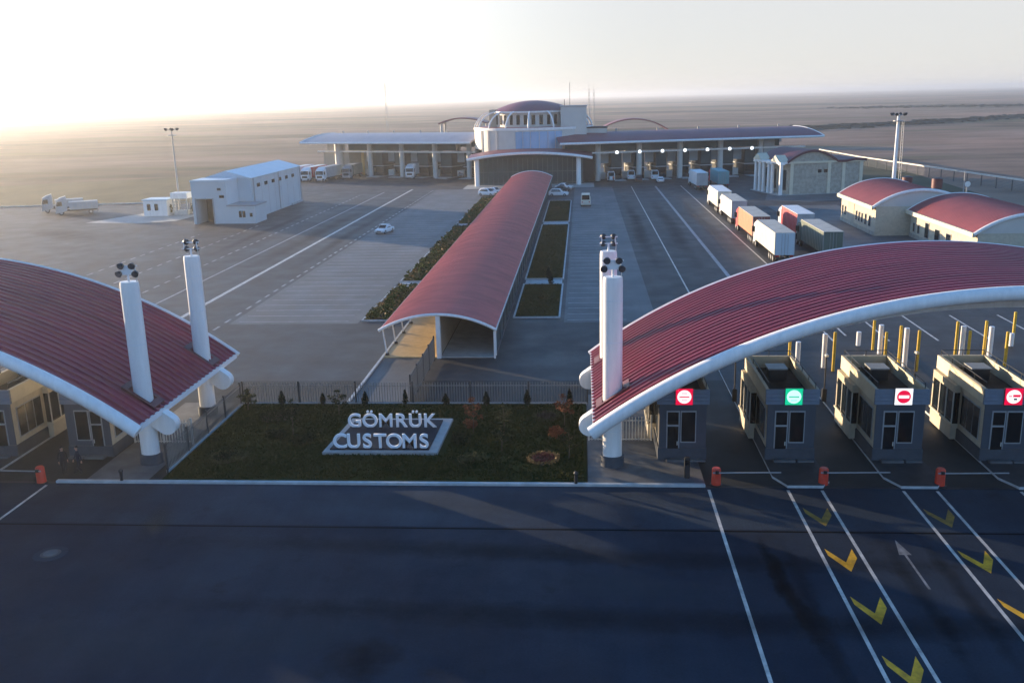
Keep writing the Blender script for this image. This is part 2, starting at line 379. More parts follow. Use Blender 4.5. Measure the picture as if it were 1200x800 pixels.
# left yard lines (measured from the photograph's ground plan)
lines('lane_line', [vline(-43.0, 88, 238, 0.55)], 0.006, 'road_paint', 'broad white line along the left yard')
lines('lane_line', [vline(-49.0, 92, 232, 0.3)], 0.006, 'worn_paint', 'thin white line left of the broad one')
for x, y0, y1, lab in ((-37.2, 80, 235, 'dashed line right of the broad white line'), (-53.6, 96, 225, 'dashed line second from the white hall'),
                       (-60.4, 112, 172, 'dashed line nearest the white hall'), (-67.2, 118, 160, 'outermost dashed line of the left yard')):
    lines('dashed_line', vdash(x, y0, y1, 1.6, 1.6, 0.28), 0.006, 'worn_paint', lab)
for x, wd, m, lab in ((12.1, .18, 'road_paint', 'white line in the right yard nearest the gallery'), (18.0, .5, 'worn_paint', 'broad worn line in the middle of the right yard'),
                   (24.2, .2, 'road_paint', 'white line along the waiting trucks')):
    lines('lane_line', [vline(x, 86, 236, wd)], 0.010, m, lab)
lines('lane_line', [vline(x, 84, 94, .2) for x in (22.6, 27.5, 31.8, 36.4, 41)] + [vline(x, 96, 112, .2) for x in (22.6, 27.5, 31.8, 36.4)], 0.010, 'road_paint', 'short white lane lines behind the right canopy')
bay = [(-35.8, -24.2, y, y+.16) for y in [93+2.7*i for i in range(52)]]
lines('bay_lines', bay, 0.013, 'worn_paint', 'white parking bay lines left of the gallery')
bay = [(-1.6, 4.4, y, y+.16) for y in [93+2.7*i for i in range(48)]]
lines('bay_lines', bay, 0.013, 'worn_paint', 'white parking bay lines right of the gallery')
# worn patches and one painted light streak on the asphalt: thin ragged films, their edges broken up by noise
def film(name, col, cover, scale, rough=0.85):
    m = bpy.data.materials.new(name); m.use_nodes = True; MATS[name] = m; t = m.node_tree; b = t.nodes['Principled BSDF']; L = t.links.new
    b.inputs['Base Color'].default_value = (*col, 1); b.inputs['Roughness'].default_value = rough; b.inputs['Specular IOR Level'].default_value = 0.1
    tc = t.nodes.new('ShaderNodeTexCoord'); n = t.nodes.new('ShaderNodeTexNoise'); n.inputs['Scale'].default_value = scale; n.inputs['Detail'].default_value = 9; n.inputs['Roughness'].default_value = .7
    L(tc.outputs['Object'], n.inputs['Vector'])
    at = t.nodes.new('ShaderNodeAttribute'); at.attribute_name = 'edge'
    ad = t.nodes.new('ShaderNodeMath'); ad.operation = 'MULTIPLY_ADD'; ad.inputs[1].default_value = 1.0; L(at.outputs['Fac'], ad.inputs[0]); L(n.outputs['Fac'], ad.inputs[2])
    r = t.nodes.new('ShaderNodeMapRange'); r.inputs['From Min'].default_value = 0.95; r.inputs['From Max'].default_value = 1.55; r.inputs['To Max'].default_value = cover; L(ad.outputs[0], r.inputs['Value'])
    L(r.outputs[0], b.inputs['Alpha']); return m
film('oil_film', (0.0025, 0.0035, 0.006), 0.85, 1.1); film('tyre_film', (0.004, 0.006, 0.010), 0.36, 0.8); film('dust_film', (0.07, 0.08, 0.09), 0.30, 0.45); film('patch_film', (0.006, 0.010, 0.017), 0.75, 0.5); film('light_film', (0.16, 0.09, 0.05), 0.35, 0.6)
def smear(name, path, wd, z, m, label):
    """a ribbon along path, 'edge' = 1 on its middle line and 0 on its borders and ends"""
    vs = []; fs = []; ed = []; k = len(path); n = 6
    for i, (x, y) in enumerate(path):
        a = Vector(path[max(i-1, 0)]); c = Vector(path[min(i+1, k-1)]); d = (c-a).normalized(); nn = Vector((-d.y, d.x)); w_ = wd[i] if isinstance(wd, (list, tuple)) else wd
        for j in range(n+1):
            u = 2*j/n-1; vs.append((x+nn.x*w_*u, y+nn.y*w_*u, z)); ed.append((1-abs(u)**1.5)*min(1, 2.5*i/(k-1), 2.5*(k-1-i)/(k-1)))
    for i in range(k-1):
        for j in range(n): a = i*(n+1)+j; fs.append((a, a+1, a+n+2, a+n+1))
    me = bpy.data.meshes.new(name); me.from_pydata(vs, [], fs); at = me.attributes.new('edge', 'FLOAT', 'POINT')
    for i, e in enumerate(ed): at.data[i].value = e
    me.materials.append(MATS[m]); o = bpy.data.objects.new(name, me); COL.objects.link(o); return struct(o, label, 'stain')
def wig(x0, y0, x1, y1, n, amp, seed):
    r = random.Random(seed); return [(x0+(x1-x0)*i/n+r.gauss(0, amp), y0+(y1-y0)*i/n) for i in range(n+1)]
smear('oil_stain', wig(8.7, 48.6, 9.9, 30, 14, .12, 1), .75, .007, 'oil_film', 'trail of dark oil stains down the lane')
smear('tyre_track', wig(9.9, 50, 10.2, 24, 10, .05, 2), .8, .0065, 'tyre_film', 'dark tyre track in the lane beside the oil stains')
smear('tyre_track', wig(15.0, 50, 15.1, 28, 10, .05, 3), .7, .0065, 'tyre_film', 'dark tyre track left of the worn white arrow')
smear('tyre_track', wig(17.0, 50, 16.9, 28, 10, .05, 4), .7, .0065, 'tyre_film', 'dark tyre track right of the worn white arrow')
smear('tyre_track', [(-40+6*i, 42.6+.9*math.sin(i*.5)) for i in range(14)], 1.6, .0055, 'tyre_film', 'broad dark wheel band across the forecourt road')
smear('tyre_track', [(-40+6*i, 37.0+.7*math.sin(i*.4+1)) for i in range(16)], 1.8, .0055, 'tyre_film', 'second dark wheel band across the forecourt road')
smear('dust_patch', [(-22+4*i, 48.4+.5*math.sin(i)) for i in range(8)], 2.0, .006, 'dust_film', 'pale dusty patch before the garden kerb')
smear('dust_patch', [(-34+4*i, 34.5+.6*math.sin(i*1.3)) for i in range(10)], 3.2, .006, 'dust_film', 'pale dusty patch in the left of the forecourt road')
smear('dust_patch', [(-6+4*i, 39.5+.6*math.sin(i*1.7)) for i in range(5)], 2.2, .006, 'dust_film', 'pale dusty patch in the middle of the forecourt road')
smear('light_streak', [(-24.3+.25*i, 50.2-1.1*i) for i in range(9)], 1.3, .0075, 'light_film', 'warm light streak painted on the road below the left pylon')  # a warm streak of light painted as a film on the asphalt
smear('asphalt_patch', [(-12+1.5*i, 33+.1*i) for i in range(5)], 2.4, .0068, 'patch_film', 'dark repair patch in the middle of the road')
# smears in the yard
film('yard_dark', (0.022, 0.023, 0.026), 0.34, 0.18); film('yard_pale', (0.14, 0.135, 0.13), 0.45, 0.15)
for i, (x0, y0, x1, y1, w_, m, lab) in enumerate(((-46, 95, -45.5, 230, 2.6, 'yard_dark', 'dark wheel band left of the broad white line'), (-39.5, 88, -39.8, 230, 1.6, 'yard_dark', 'dark wheel band right of the broad white line'), (-56.5, 105, -56, 220, 1.6, 'yard_dark', 'dark wheel band near the white hall'),
        (9.6, 90, 9.4, 236, 1.8, 'yard_dark', 'dark wheel band in the nearest lane of the right yard'), (15, 90, 15.2, 236, 2.2, 'yard_dark', 'dark wheel band in the middle of the right yard'), (21.2, 90, 21, 236, 1.8, 'yard_pale', 'pale dusty band beside the waiting trucks'),
        (-70, 86, -28, 80, 5, 'yard_pale', 'pale dusty patch behind the left canopy'), (-110, 175, -76, 150, 6, 'yard_pale', 'pale dusty sweep before the white hall'), (-5, 82, 18, 79, 3, 'yard_pale', 'pale dusty patch behind the garden fence'))):
    smear('yard_smear', [(x0+(x1-x0)*k/12+.25*math.sin(k*1.7+i), y0+(y1-y0)*k/12) for k in range(13)], w_, .0125+.0003*i, m, lab)

def kerb(name, poly, h, label, m='kerb_stone', z0=-0.02, top=None):
    mb = MB().prism(poly, 'z', z0, h)
    if top: mb.m[-1] = 1
    return struct(mb.build(name, [m, top] if top else m, bevel=0 if top else 0.02), label, 'kerb')
kerb('kerb', rect(-32.0, 7.0, 50.92, 51.2), 0.15, 'pale kerb along the front of the garden')
sheet('pavement', rect(-30.2, -26.3, 51.21, 66), 0.13, 'pavement', 'pavement round the left pylons'); sheet('pavement', rect(0.25, 7.0, 51.21, 68), 0.13, 'pavement', 'pavement round the right pylons')

# ------------------------------------------------------------------ canopies
def arc_z(x, x0, x1, ze, zc):
    c = x1-x0; s = zc-ze; Rr = (c*c/4+s*s)/(2*s); cx = (x0+x1)/2
    return zc - Rr + math.sqrt(max(0, Rr*Rr-(x-cx)**2))
def arc_pts(x0, x1, ze, zc, n):
    c = x1-x0; s = zc-ze; Rr = (c*c/4+s*s)/(2*s); a = math.asin(c/2/Rr); cx = (x0+x1)/2; cz = zc-Rr
    return [(cx+Rr*math.sin(-a+2*a*i/n), cz+Rr*math.cos(-a+2*a*i/n), math.sin(-a+2*a*i/n), math.cos(-a+2*a*i/n)) for i in range(n+1)]
def ribbed_arch(x0, x1, ze, zc, y0, y1, n, sp, rh, rw, th):
    prof = []; y = y0+sp*.5
    prof.append((y0, 0))
    while y < y1-sp*.4:
        prof += [(y-rw*.5, 0), (y-rw*.3, rh), (y+rw*.3, rh), (y+rw*.5, 0)]; y += sp
    prof.append((y1, 0))
    pts = arc_pts(x0, x1, ze, zc, n); mb = MB(); vs = []; fs = []; k = len(prof)
    for px_, pz, nx, nz in pts:
        for (yy, d) in prof: vs.append((px_+nx*d, yy, pz+nz*d))
    for i in range(n):
        for j in range(k-1): fs.append((i*k+j, i*k+j+1, (i+1)*k+j+1, (i+1)*k+j))
    mb.add(vs, fs)
    mb.mi = 1
    vs = []; fs = []
    for px_, pz, nx, nz in pts:
        vs += [(px_-nx*.005, y0, pz-nz*.005), (px_-nx*.005, y1, pz-nz*.005), (px_-nx*th, y1, pz-nz*th), (px_-nx*th, y0, pz-nz*th)]
    for i in range(n):
        a, b = i*4, (i+1)*4
        fs += [(a+1, a+2, b+2, b+1), (a+2, a+3, b+3, b+2), (a+3, a, b, b+3)]
    fs += [(0,1,2,3), (n*4, n*4+3, n*4+2, n*4+1)]
    mb.add(vs, fs); return mb

def floodlights(parent, x, y, z, facing):
    mb = MB().tube([(x, y, z), (x, y, z+.45)], .07, 8)
    for dz in (.5, .95): mb.bar((x-.62, y, z+dz), (x+.62, y, z+dz), .07)
    mb.bar((x-.45, y, z+.45), (x-.45, y, z+1.0), .06); mb.bar((x+.45, y, z+.45), (x+.45, y, z+1.0), .06)
    fr = mb.build('light_frame', 'white_metal', parent)
    if facing > 0: B(x-.4, x+.4, y-.09, y-.04, z+.42, z+.92).build('control_box', 'white_metal', fr)
    for sx in (-.34, .34):
        for dz in (.5, .98):
            if facing > 0 and dz < .6: sx2 = sx*1.5
            else: sx2 = sx
            d = Vector((sx*.35, -facing, -.35)).normalized(); c = Vector((x+sx2, y-.1*facing, z+dz))
            m2 = MB().tube([c-d*.14, c-d*.05, c+d*.12], [.11, .19, .21], 12)
            l = m2.build('floodlight', 'dark_metal', parent, smooth=True)
            MB().tube([c+d*.121, c+d*.13], .18, 12).build('lens', 'lens', l)

def pylon(parent, x, y, x0, x1, ze, zc, facing, mirror):
    mb = MB(); n = 28; zs = [0.75, 6, 11.3, 11.62, 11.8]; sc = [1, 1, 1, .985, .93]
    vs = []; fs = []
    for z, s in zip(zs, sc):
        for j in range(n):
            t = 2*math.pi*j/n; vs.append((x+.58*s*math.cos(t), y+.47*s*math.sin(t), z))
    for i in range(len(zs)-1):
        for j in range(n): fs.append((i*n+j, i*n+(j+1)%n, (i+1)*n+(j+1)%n, (i+1)*n+j))
    fs += [tuple(range(n-1,-1,-1)), tuple(range((len(zs)-1)*n, len(zs)*n))]
    p = mb.add(vs, fs).build('pylon', 'white_paint', parent, smooth=True)
    MB().cyl(x, y, 0.0, 0.78, .72, .70, 24, 1, .86).build('plinth', 'grey_plinth', p, smooth=True)
    for zz in (2.4, 7.9, 10.4): MB().cyl(x, y, zz, zz+.05, .588, .588, 28, 1, .82).build('joint_ring', 'white_metal', p, smooth=True)
    # sloping dark flashing where the pylon breaks through the roof
    z = lambda xx: arc_z(xx, x0, x1, ze, zc)
    a, b = x-.98, x+.98
    m2 = MB()
    for (ya, yb, xa, xb) in ((y-.78, y-.52, a, b), (y+.52, y+.78, a, b), (y-.52, y+.52, a, a+.34), (y-.52, y+.52, b-.34, b)):
        m2.add([(xa,ya,z(xa)-.1),(xb,ya,z(xb)-.1),(xb,yb,z(xb)-.1),(xa,yb,z(xa)-.1),(xa,ya,z(xa)+.2),(xb,ya,z(xb)+.2),(xb,yb,z(xb)+.2),(xa,yb,z(xa)+.2)],
            [(0,3,2,1),(4,5,6,7),(0,1,5,4),(1,2,6,5),(2,3,7,6),(3,0,4,7)])
    m2.build('flashing', 'flashing', p)
    if facing is not None:
        floodlights(p, x, y, 11.8, facing)
        s = -1 if mirror else 1
        MB().tube([(x+.5, y, 11.7), (x+.5, y, 12.5)], .03, 6).build('lightning_rod', 'pale_metal', p)

def canopy(x0, x1, label, near_right):
    ze, zc, y0, y1 = 3.72, 11.55, 50.2, 66.9
    t = thing('toll_canopy', label, 'canopy', ((x0+x1)/2, 59, 0), 0, 'red arched toll canopies')
    ribbed_arch(x0, x1, ze, zc, y0+.2, y1, 72, .66, .13, .17, .28).build('roof', ['roof_red', 'soffit'], t)
    pts = arc_pts(x0-.15, x1+.15, ze-.18, zc-.12, 72)
    MB().tube([(p[0], y0, p[1]) for p in pts], .40, 14).build('front_fascia', 'white_paint', t, smooth=True)
    MB().tube([(p[0], y1+.1, p[1]+.1) for p in pts], .16, 8).build('rear_fascia', 'white_paint', t, smooth=True)
    for xe in (x0, x1): B(xe-.07, xe+.07, y0+.4, y1-.1, ze-.28, ze+.06).build('eave_trim', 'white_metal', t)
    # deep curved girders with rounded noses
    for yc in (54.0, 63.4):
        mb = MB(); n = 60; hh, th = .62, .34
        c = arc_pts(x0-.25, x1+.25, ze-1.0, zc-1.05, n)
        top = [(p[0]+p[2]*hh, p[1]+p[3]*hh) for p in c]; bot = [(p[0]-p[2]*hh, p[1]-p[3]*hh) for p in c]
        def nose(p, sgn):
            tx, tz = (p[3]*sgn, -p[2]*sgn); out = []
            for k in range(1, 10):
                a = math.pi*k/10; out.append((p[0]+p[2]*hh*math.cos(a)+tx*hh*math.sin(a), p[1]+p[3]*hh*math.cos(a)+tz*hh*math.sin(a)))
            return out
        nl = nose(c[0], -1); nr = nose(c[-1], 1)
        k = len(c); vs = []
        for q in (yc-th, yc+th): vs += [(a, q, b) for a, b in top] + [(a, q, b) for a, b in bot]
        fs = []
        for i in range(k-1):
            fs += [(i, i+1, k+i+1, k+i), (2*k+i, 3*k+i, 3*k+i+1, 2*k+i+1), (i, 2*k+i, 2*k+i+1, i+1), (k+i, k+i+1, 3*k+i+1, 3*k+i)]
        mb.add(vs, fs)
        for q0, ring in ((c[0], [top[0]]+nl+[bot[0]]), (c[-1], [top[-1]]+nr+[bot[-1]])):
            mb.prism(ring, 'y', yc-th, yc+th)
        mb.build('girder', 'white_paint', t)
    for xx in ((x0+1.15) if near_right else (x1-1.15), (x1-1.15) if near_right else (x0+1.15)):
        vis = (xx == ((x0+1.15) if near_right else (x1-1.15)))
        for yc in (54.0, 63.4):
            pylon(t, xx, yc, x0, x1, ze, zc, (None if not vis else (1 if yc < 60 else -1)), not near_right)
    # purlins seen from below
    return t
canopy(0.6, 47.4, 'ribbed red arched canopy over the booths with the lit signs', True)
canopy(-73.0, -26.2, 'ribbed red arched canopy at the left edge, purple in the shade', False)

# ------------------------------------------------------------------ booths
def booth(cx, label, mirror=False, sign=None):
    t = thing('toll_booth', label, 'toll booth', (cx, 54.95, 0), 0, 'toll booths under the canopies')
    s = -1 if mirror else 1
    def bx(mb, x0, x1, y0, y1, z0, z1):
        if mirror: x0, x1 = -x1, -x0
        return mb.box(x0, x1, y0, y1, z0, z1)
    W, D = 1.40, 7.4
    def part(name, m, boxes, par=t, **k):
        mb = MB()
        for b in boxes: bx(mb, *b)
        return mb.build(name, m, par, world=False, **k)
    part('wall', 'cream_stone', [(-W, W, 0.0, D, .14, 3.75)])
    fw = part('front_wall', 'blue_panel', [(-W-.03, W+.03, -.06, -.001, .9, 3.75)])
    part('plinth', 'grey_plinth', [(-W-.09, W+.09, -.12, -.062, .14, .9), (-W-.09, -W-.001, -.06, 3.6, .14, .9), (W+.001, W+.09, -.06, D, .14, .9)], bevel=.02)
    pp = part('parapet', ['cream_parapet'], [(-W-.16, -W+.04, -.02, D+.16, 3.76, 4.66), (W-.04, W+.16, -.02, D+.16, 3.76, 4.66), (-W+.04, W-.04, D-.04, D+.16, 3.76, 4.66)])
    fp = part('front_parapet', 'front_band', [(-W-.18, W+.18, -.2, -.022, 3.74+.235*i, 3.74+.235*i+.20) for i in range(4)] + [(-W-.15, W+.15, -.15, -.025, 3.75, 4.66)])
    part('roof_deck', 'dark_roof', [(-W+.04, W-.04, 0, D-.04, 3.76, 3.86)])
    u = part('roof_unit', 'dark_metal', [(-.55, .55, 4.3, 5.5, 3.87, 4.6)], bevel=.04)
    part('unit_lid', 'frame_metal', [(-.62, .62, 4.25, 5.55, 4.605, 4.68)], par=u)
    rb = []
    for xx in (-W+.02, W-.02):
        rb += [(xx-.02, xx+.02, .1, D+.05, 5.0, 5.04)]
        rb += [(xx-.02, xx+.02, y-.02, y+.02, 4.66, 5.0) for y in (.12, 1.9, 3.7, 5.5, D+.02)]
    rb += [(-W+.04, W-.04, D+.01, D+.05, 5.0, 5.04), (-.02, .02, D, D+.04, 4.67, 5.0)]
    part('railing', 'dark_metal', rb)
    # front door, transom and window
    d = part('door', 'frame_metal', [(-.98, -.18, -.10, -.061, .15, 3.3)])
    part('door_pane', 'dark_glass', [(-.91, -.25, -.118, -.101, .35, 2.3), (-.91, -.25, -.118, -.101, 2.42, 3.22)], par=d)
    part('handle', 'pale_metal', [(-.34, -.29, -.15, -.119, 1.1, 1.35)], par=d)
    wf = part('window_frame', 'frame_metal', [(-.12, .82, -.10, -.061, 1.25, 3.3)])
    part('window_pane', 'dark_glass', [(-.06, .76, -.118, -.101, 1.33, 3.22)], par=wf)
    part('step', 'pavement', [(-1.0, .3, -.55, -.125, .13, .28), (.42, 1.4, -.5, -.125, .13, .24)], bevel=.02)
    # side bay on the lane side
    by = part('bay', 'cream_stone', [(-W-.42, -W-.002, 3.65, 7.3, .14, 1.15), (-W-.42, -W-.002, 3.65, 7.3, 3.25, 3.74), (-W-.42, -W-.002, 7.12, 7.3, 1.15, 3.25)])
    part('sill', 'cream_parapet', [(-W-.52, -W-.42, 3.6, 7.3, 1.12, 1.24)], par=by)
    part('bay_glass', 'dark_glass', [(-W-.36, -W-.002, 3.72, 7.10, 1.16, 3.24)], par=by)
    for y in (3.66, 4.8, 5.95): part('mullion', 'pale_metal', [(-W-.42, -W-.365, y, y+.09, 1.16, 3.24)], par=by)
    sw = part('side_window', 'frame_metal', [(-W-.045, -W-.002, .5, 3.3, 1.25, 3.3)])
    part('window_pane', 'dark_glass', [(-W-.062, -W-.046, .58+.92*i, .58+.92*i+.82, 1.33, 3.22) for i in range(3)], par=sw)
    sw = part('side_window', 'frame_metal', [(W+.002, W+.045, .5, 6.6, 1.25, 3.3)])
    part('window_pane', 'dark_glass', [(W+.046, W+.062, .58+1.0*i, .58+1.0*i+.9, 1.33, 3.22) for i in range(6)], par=sw)
    if sign:
        xs, z0, z1 = .04, 3.72, 4.82
        back, disc_m, style = sign
        h = .52; cz = (z0+z1)/2
        sg = MB().box(xs-h, xs+h, -.30, -.205, cz-h, cz+h).build('sign', 'dark_metal', t, world=False)
        MB().box(xs-h+.01, xs+h-.01, -.312, -.301, cz-h+.01, cz+h-.01).build('sign_face', back, sg, world=False)
        MB().tube([(xs, -.313, cz), (xs, -.325, cz)], .42 if style != 'noentry' else .40, 28).build('symbol_disc', disc_m, sg, world=False)
        if style == 'noentry':
            MB().box(xs-.3, xs+.3, -.338, -.326, cz-.09, cz+.09).build('symbol_bar', 'led_white', sg, world=False)
        elif style == 'green':
            MB().box(xs-.3, xs+.3, -.338, -.326, cz-.035, cz+.035).build('symbol_bar', 'led_green', sg, world=False)
            MB().box(xs-.18, xs+.18, -.338, -.326, cz-.24, cz-.21).build('symbol_bar', 'led_green', sg, world=False)
        elif style == 'stop':
            MB().box(xs-.3, xs+.3, -.338, -.326, cz-.04, cz+.03).build('symbol_bar', 'led_red', sg, world=False)
            MB().box(xs-.16, xs+.16, -.338, -.326, cz+.20, cz+.235).build('symbol_bar', 'led_red', sg, world=False)
            MB().box(xs-.16, xs+.16, -.338, -.326, cz-.235, cz-.20).build('symbol_bar', 'led_red', sg, world=False)
        elif style == 'vehicles':
            MB().box(xs-.06, xs+.36, -.338, -.326, cz-.02, cz+.13).build('symbol_bar', 'led_red', sg, world=False)
            MB().box(xs-.3, xs-.12, -.338, -.326, cz, cz+.06).build('symbol_bar', 'led_red', sg, world=False)
            MB().box(xs+.0, xs+.18, -.338, -.326, cz-.2, cz-.1).build('symbol_bar', 'dark_metal', sg, world=False)
    return t
booth(6.05, 'booth with a white disc on a red lit sign, half under the canopy edge', sign=('led_red', 'led_white', 'stop'))
booth(12.55, 'booth with a green lit sign on its front parapet', sign=('led_green', 'led_cyan', 'green'))
booth(18.95, 'booth with a no-entry symbol on a white lit sign', sign=('led_white', 'led_red', 'noentry'))
booth(25.25, 'booth at the right edge, white disc with a vehicle symbol on red sign', sign=('led_red', 'led_white', 'vehicles'))
booth(-31.75, 'unlit booth beside the white pylon of the left canopy', True)
booth(-38.2, 'unlit booth cut by the left edge of the photo', True)

for cx in (-44.6, -51.0, -57.4, -63.8): booth(cx, 'unlit booth added under the left canopy to shade the forecourt, beyond the left edge', True)  # unseen booths added to keep the low sun off the forecourt

def island(cx, label):
    a, b = cx-1.55, cx+1.55
    return kerb('traffic_island', [(a+.6, 50.95), (b-.5, 50.95), (b, 51.6), (b, 79), (b-.4, 79.8), (a+.4, 79.8), (a, 79), (a, 52.3)], 0.15, label, top='island_top')
for cx, lab in ((12.6, 'kerbed island under the booth with the green sign'), (18.95, 'kerbed island under the booth with the no-entry sign'), (25.4, 'kerbed island under the rightmost booth'),
                (-38.2, 'kerbed island under the leftmost booth'), (31.8, 'kerbed island right of the rightmost booth')): island(cx, lab)
kerb('traffic_island', rect(4.4, 7.7, 72.2, 80), 0.15, 'kerbed island behind the booth with the red sign', top='island_top')

# barriers
def barrier(x, y, label, d=1):
    t = thing('barrier', label, 'barrier', (x, y, 0), 0, 'red lane barriers')
    MB().cyl(0, 0, 0, .06, .36, .36, 16).build('base', 'dark_metal', t, world=False)
    h = MB().tube([(0,0,.06), (0,0,.98), (0,0,1.06)], [.28, .26, .2], 16).build('housing', 'red_plastic', t, world=False, smooth=True)
    B(-.12, .12, -.295, -.25, .5, .8).build('hatch', 'red_plastic', h, world=False)
    a = MB().bar((-.25*d, -.33, .88), (3.6*d, -.33, .93), .045, .065).build('boom', 'frame_metal', t, world=False)
    B(-.1, .1, -.36, -.26, .8, .98).build('boom_clamp', 'dark_metal', a, world=False)
    return t
barrier(7.65, 51.3, 'red barrier post with white boom before the lane beside the red sign booth')
barrier(13.75, 51.4, 'red barrier post with white boom right of the green sign booth')
barrier(20.25, 51.4, 'red barrier post with white boom right of the no-entry booth')
barrier(-32.9, 50.95, 'red barrier post with white boom near the left edge', -1)

# posts on the islands behind the booths
def post(kind, x, y, h, label):
    if kind == 'y':
        t = thing('guard_post', label, 'post', (x, y, .14), 0, 'yellow guard posts')
        MB().cyl(0, 0, .0, h, .125, .125, 10).build('shaft', 'yellow_post', t, world=False, smooth=True)
        MB().cyl(0, 0, h-.001, h+.05, .13, .08, 10).build('cap', 'yellow_post', t, world=False)
    else:
        t = thing('guard_post', label, 'post', (x, y, .14), 0, 'white guard posts')
        MB().cyl(0, 0, .0, h, .2, .2, 14).build('shaft', 'white_paint', t, world=False, smooth=True)
        MB().cyl(0, 0, h-.001, h+.04, .21, .18, 14).build('cap', 'white_metal', t, world=False)
    return t
for k, x, y, h, lab in (
    ('y', 17.0, 76.2, 2.5, 'yellow post seen over the back of the green sign booth'),
    ('w', 17.45, 75.2, 2.1, 'white post just behind the green sign booth'),
    ('w', 19.5, 75.0, 2.8, 'white post left of the tall yellow one, between green and no-entry booths'),
    ('y', 20.0, 74.0, 3.2, 'tall yellow post between the green and no-entry booths'),
    ('w', 24.2, 82.0, 1.2, 'short white post far behind the no-entry booth'),
    ('y', 25.0, 80.5, 2.6, 'yellow post behind the no-entry booth beside a short white one'),
    ('w', 25.2, 79.2, 2.5, 'white post rising directly behind the no-entry booth'),
    ('y', 25.5, 78.7, 2.0, 'yellow post touching the white one behind the no-entry booth'),
    ('y', 25.75, 76.0, 3.2, 'yellow post left of the thick white one behind the no-entry booth corner'),
    ('w', 25.95, 75.2, 3.2, 'thick white post over the right rear corner of the no-entry booth'),
    ('y', 26.5, 74.0, 3.3, 'yellow post in the gap right of the no-entry booth'),
    ('y', 31.2, 78.6, 2.9, 'leftmost yellow post behind the rightmost booth'),
    ('w', 31.7, 78.6, 2.5, 'left white post behind the rightmost booth'),
    ('y', 32.1, 78.2, 2.2, 'yellow post touching the left white post behind the rightmost booth'),
    ('y', 33.6, 78.8, 2.9, 'tall yellow post beside the right white one behind the rightmost booth'),
    ('w', 33.9, 78.4, 2.5, 'right white post behind the rightmost booth'),
    ('y', 33.7, 75.0, 2.9, 'orange-yellow post over the right parapet of the rightmost booth'),
    ('y', 37.3, 82.0, 2.9, 'yellow post on its own near the right edge'),
    ('w', 37.0, 81.6, 1.1, 'short white post beside the lone yellow one at the right edge')):
    post(k, x, y, h, lab)
def reader(x, y, h, label):
    t = thing('camera_post', label, 'post', (x, y, .13), 0, 'thin dark posts by the lanes')
    MB().tube([(0,0,0),(0,0,h)], .05, 8).build('pole', 'dark_metal', t, world=False)
    B(-.16, .16, -.14, .14, .02, 1.0).build('cabinet', 'dark_metal', t, world=False, bevel=.03)
    B(-.1, .1, -.3, .12, h, h+.16).build('camera_head', 'pale_metal', t, world=False, bevel=.02)
reader(11.0, 66.3, 3.4, 'thin dark post with a box, left of the green sign booth')
reader(17.4, 66.3, 3.4, 'thin dark post with a box between green and no-entry booths')
reader(23.9, 67.0, 3.4, 'thin dark post with a box between the no-entry and rightmost booths')
t = thing('ticket_post', 'dark metal post standing before the booth with the red sign', 'post', (6.05, 52.0, .13))
B(-.16, .16, -.14, .14, 0, 1.3).build('cabinet', 'dark_metal', t, world=False, bevel=.04); B(-.13, .13, -.16, -.141, .85, 1.15).build('screen', 'dark_glass', t, world=False)
def bollard(x, y, label):
    t = thing('bollard', label, 'bollard', (x, y, .12), 0, 'short dark bollards by the kerb')
    MB().tube([(0,0,0),(0,0,.6)], .1, 10).build('shaft', 'dark_metal', t, world=False, smooth=True); MB().ball((0,0,.64), .14, 10).build('knob', 'dark_metal', t, world=False, smooth=True)
bollard(-27.9, 51.05, 'short dark bollard before the left front pylon'); bollard(-0.45, 51.06, 'short dark bollard at the garden corner by the right pylon')
t = thing('manhole', 'round manhole with pale collar in the forecourt road', 'manhole', (-27.2, 41.9, 0))
MB().cyl(0,0,0,.014,.85,.83,28).build('collar', 'strip_asphalt', t, world=False); MB().cyl(0,0,.015,.03,.5,.48,28).build('frame', 'dark_metal', t, world=False); MB().cyl(0,0,.031,.04,.36,.36,28).build('cover', 'pavement', t, world=False)

# ------------------------------------------------------------------ fences
def picket_fence(name, p, q, h, label, npost, sp=.2, m='fence_metal', z=0, wall=None, cat='fence'):
    p, q = Vector((*p, z)), Vector((*q, z)); t = thing(name, label, cat, p); L = (q-p).length; d = (q-p)/L
    mb = MB(); n = int(L/sp)
    for i in range(n+1):
        c = p+d*(L*i/n); mb.bar(c+Vector((0,0,.12)), c+Vector((0,0,h)), .042)
    for zz in (.22, h-.25): mb.bar(p+Vector((0,0,zz)), q+Vector((0,0,zz)), .045)
    mb.build('pickets', 'fence_pale' if m == 'fence_metal' else m, t)
    for i in range(npost+1):
        c = p+d*(L*i/npost); MB().bar(c, c+Vector((0,0,h+.12)), .11).build('post', m, t)
    if wall: MB().bar(p+Vector((0,0,.1)), q+Vector((0,0,.1)), .2, .2).build('base_wall', wall, t)
    return t
picket_fence('picket_fence', (-25.6, 65.9), (0.3, 65.9), 1.75, 'long dark picket fence along the back of the garden', 6, wall='kerb_stone')
picket_fence('picket_fence', (-25.7, 52.6), (-25.7, 65.6), 1.75, 'picket fence along the left side of the garden', 4, wall='kerb_stone')
picket_fence('picket_fence', (0.35, 58.2), (4.4, 58.2), 1.75, 'short picket fence between the right pylon and the red sign booth', 2, m='pale_metal')
picket_fence('picket_fence', (-30.1, 57.5), (-26.1, 57.5), 1.75, 'short picket fence between the left pylon and the unlit booth', 2, m='pale_metal')
picket_fence('picket_fence', (-12.9, 66.4), (-12.9, 78.0), 2.1, 'dark railing running from the garden fence to the gallery', 4, sp=.09)

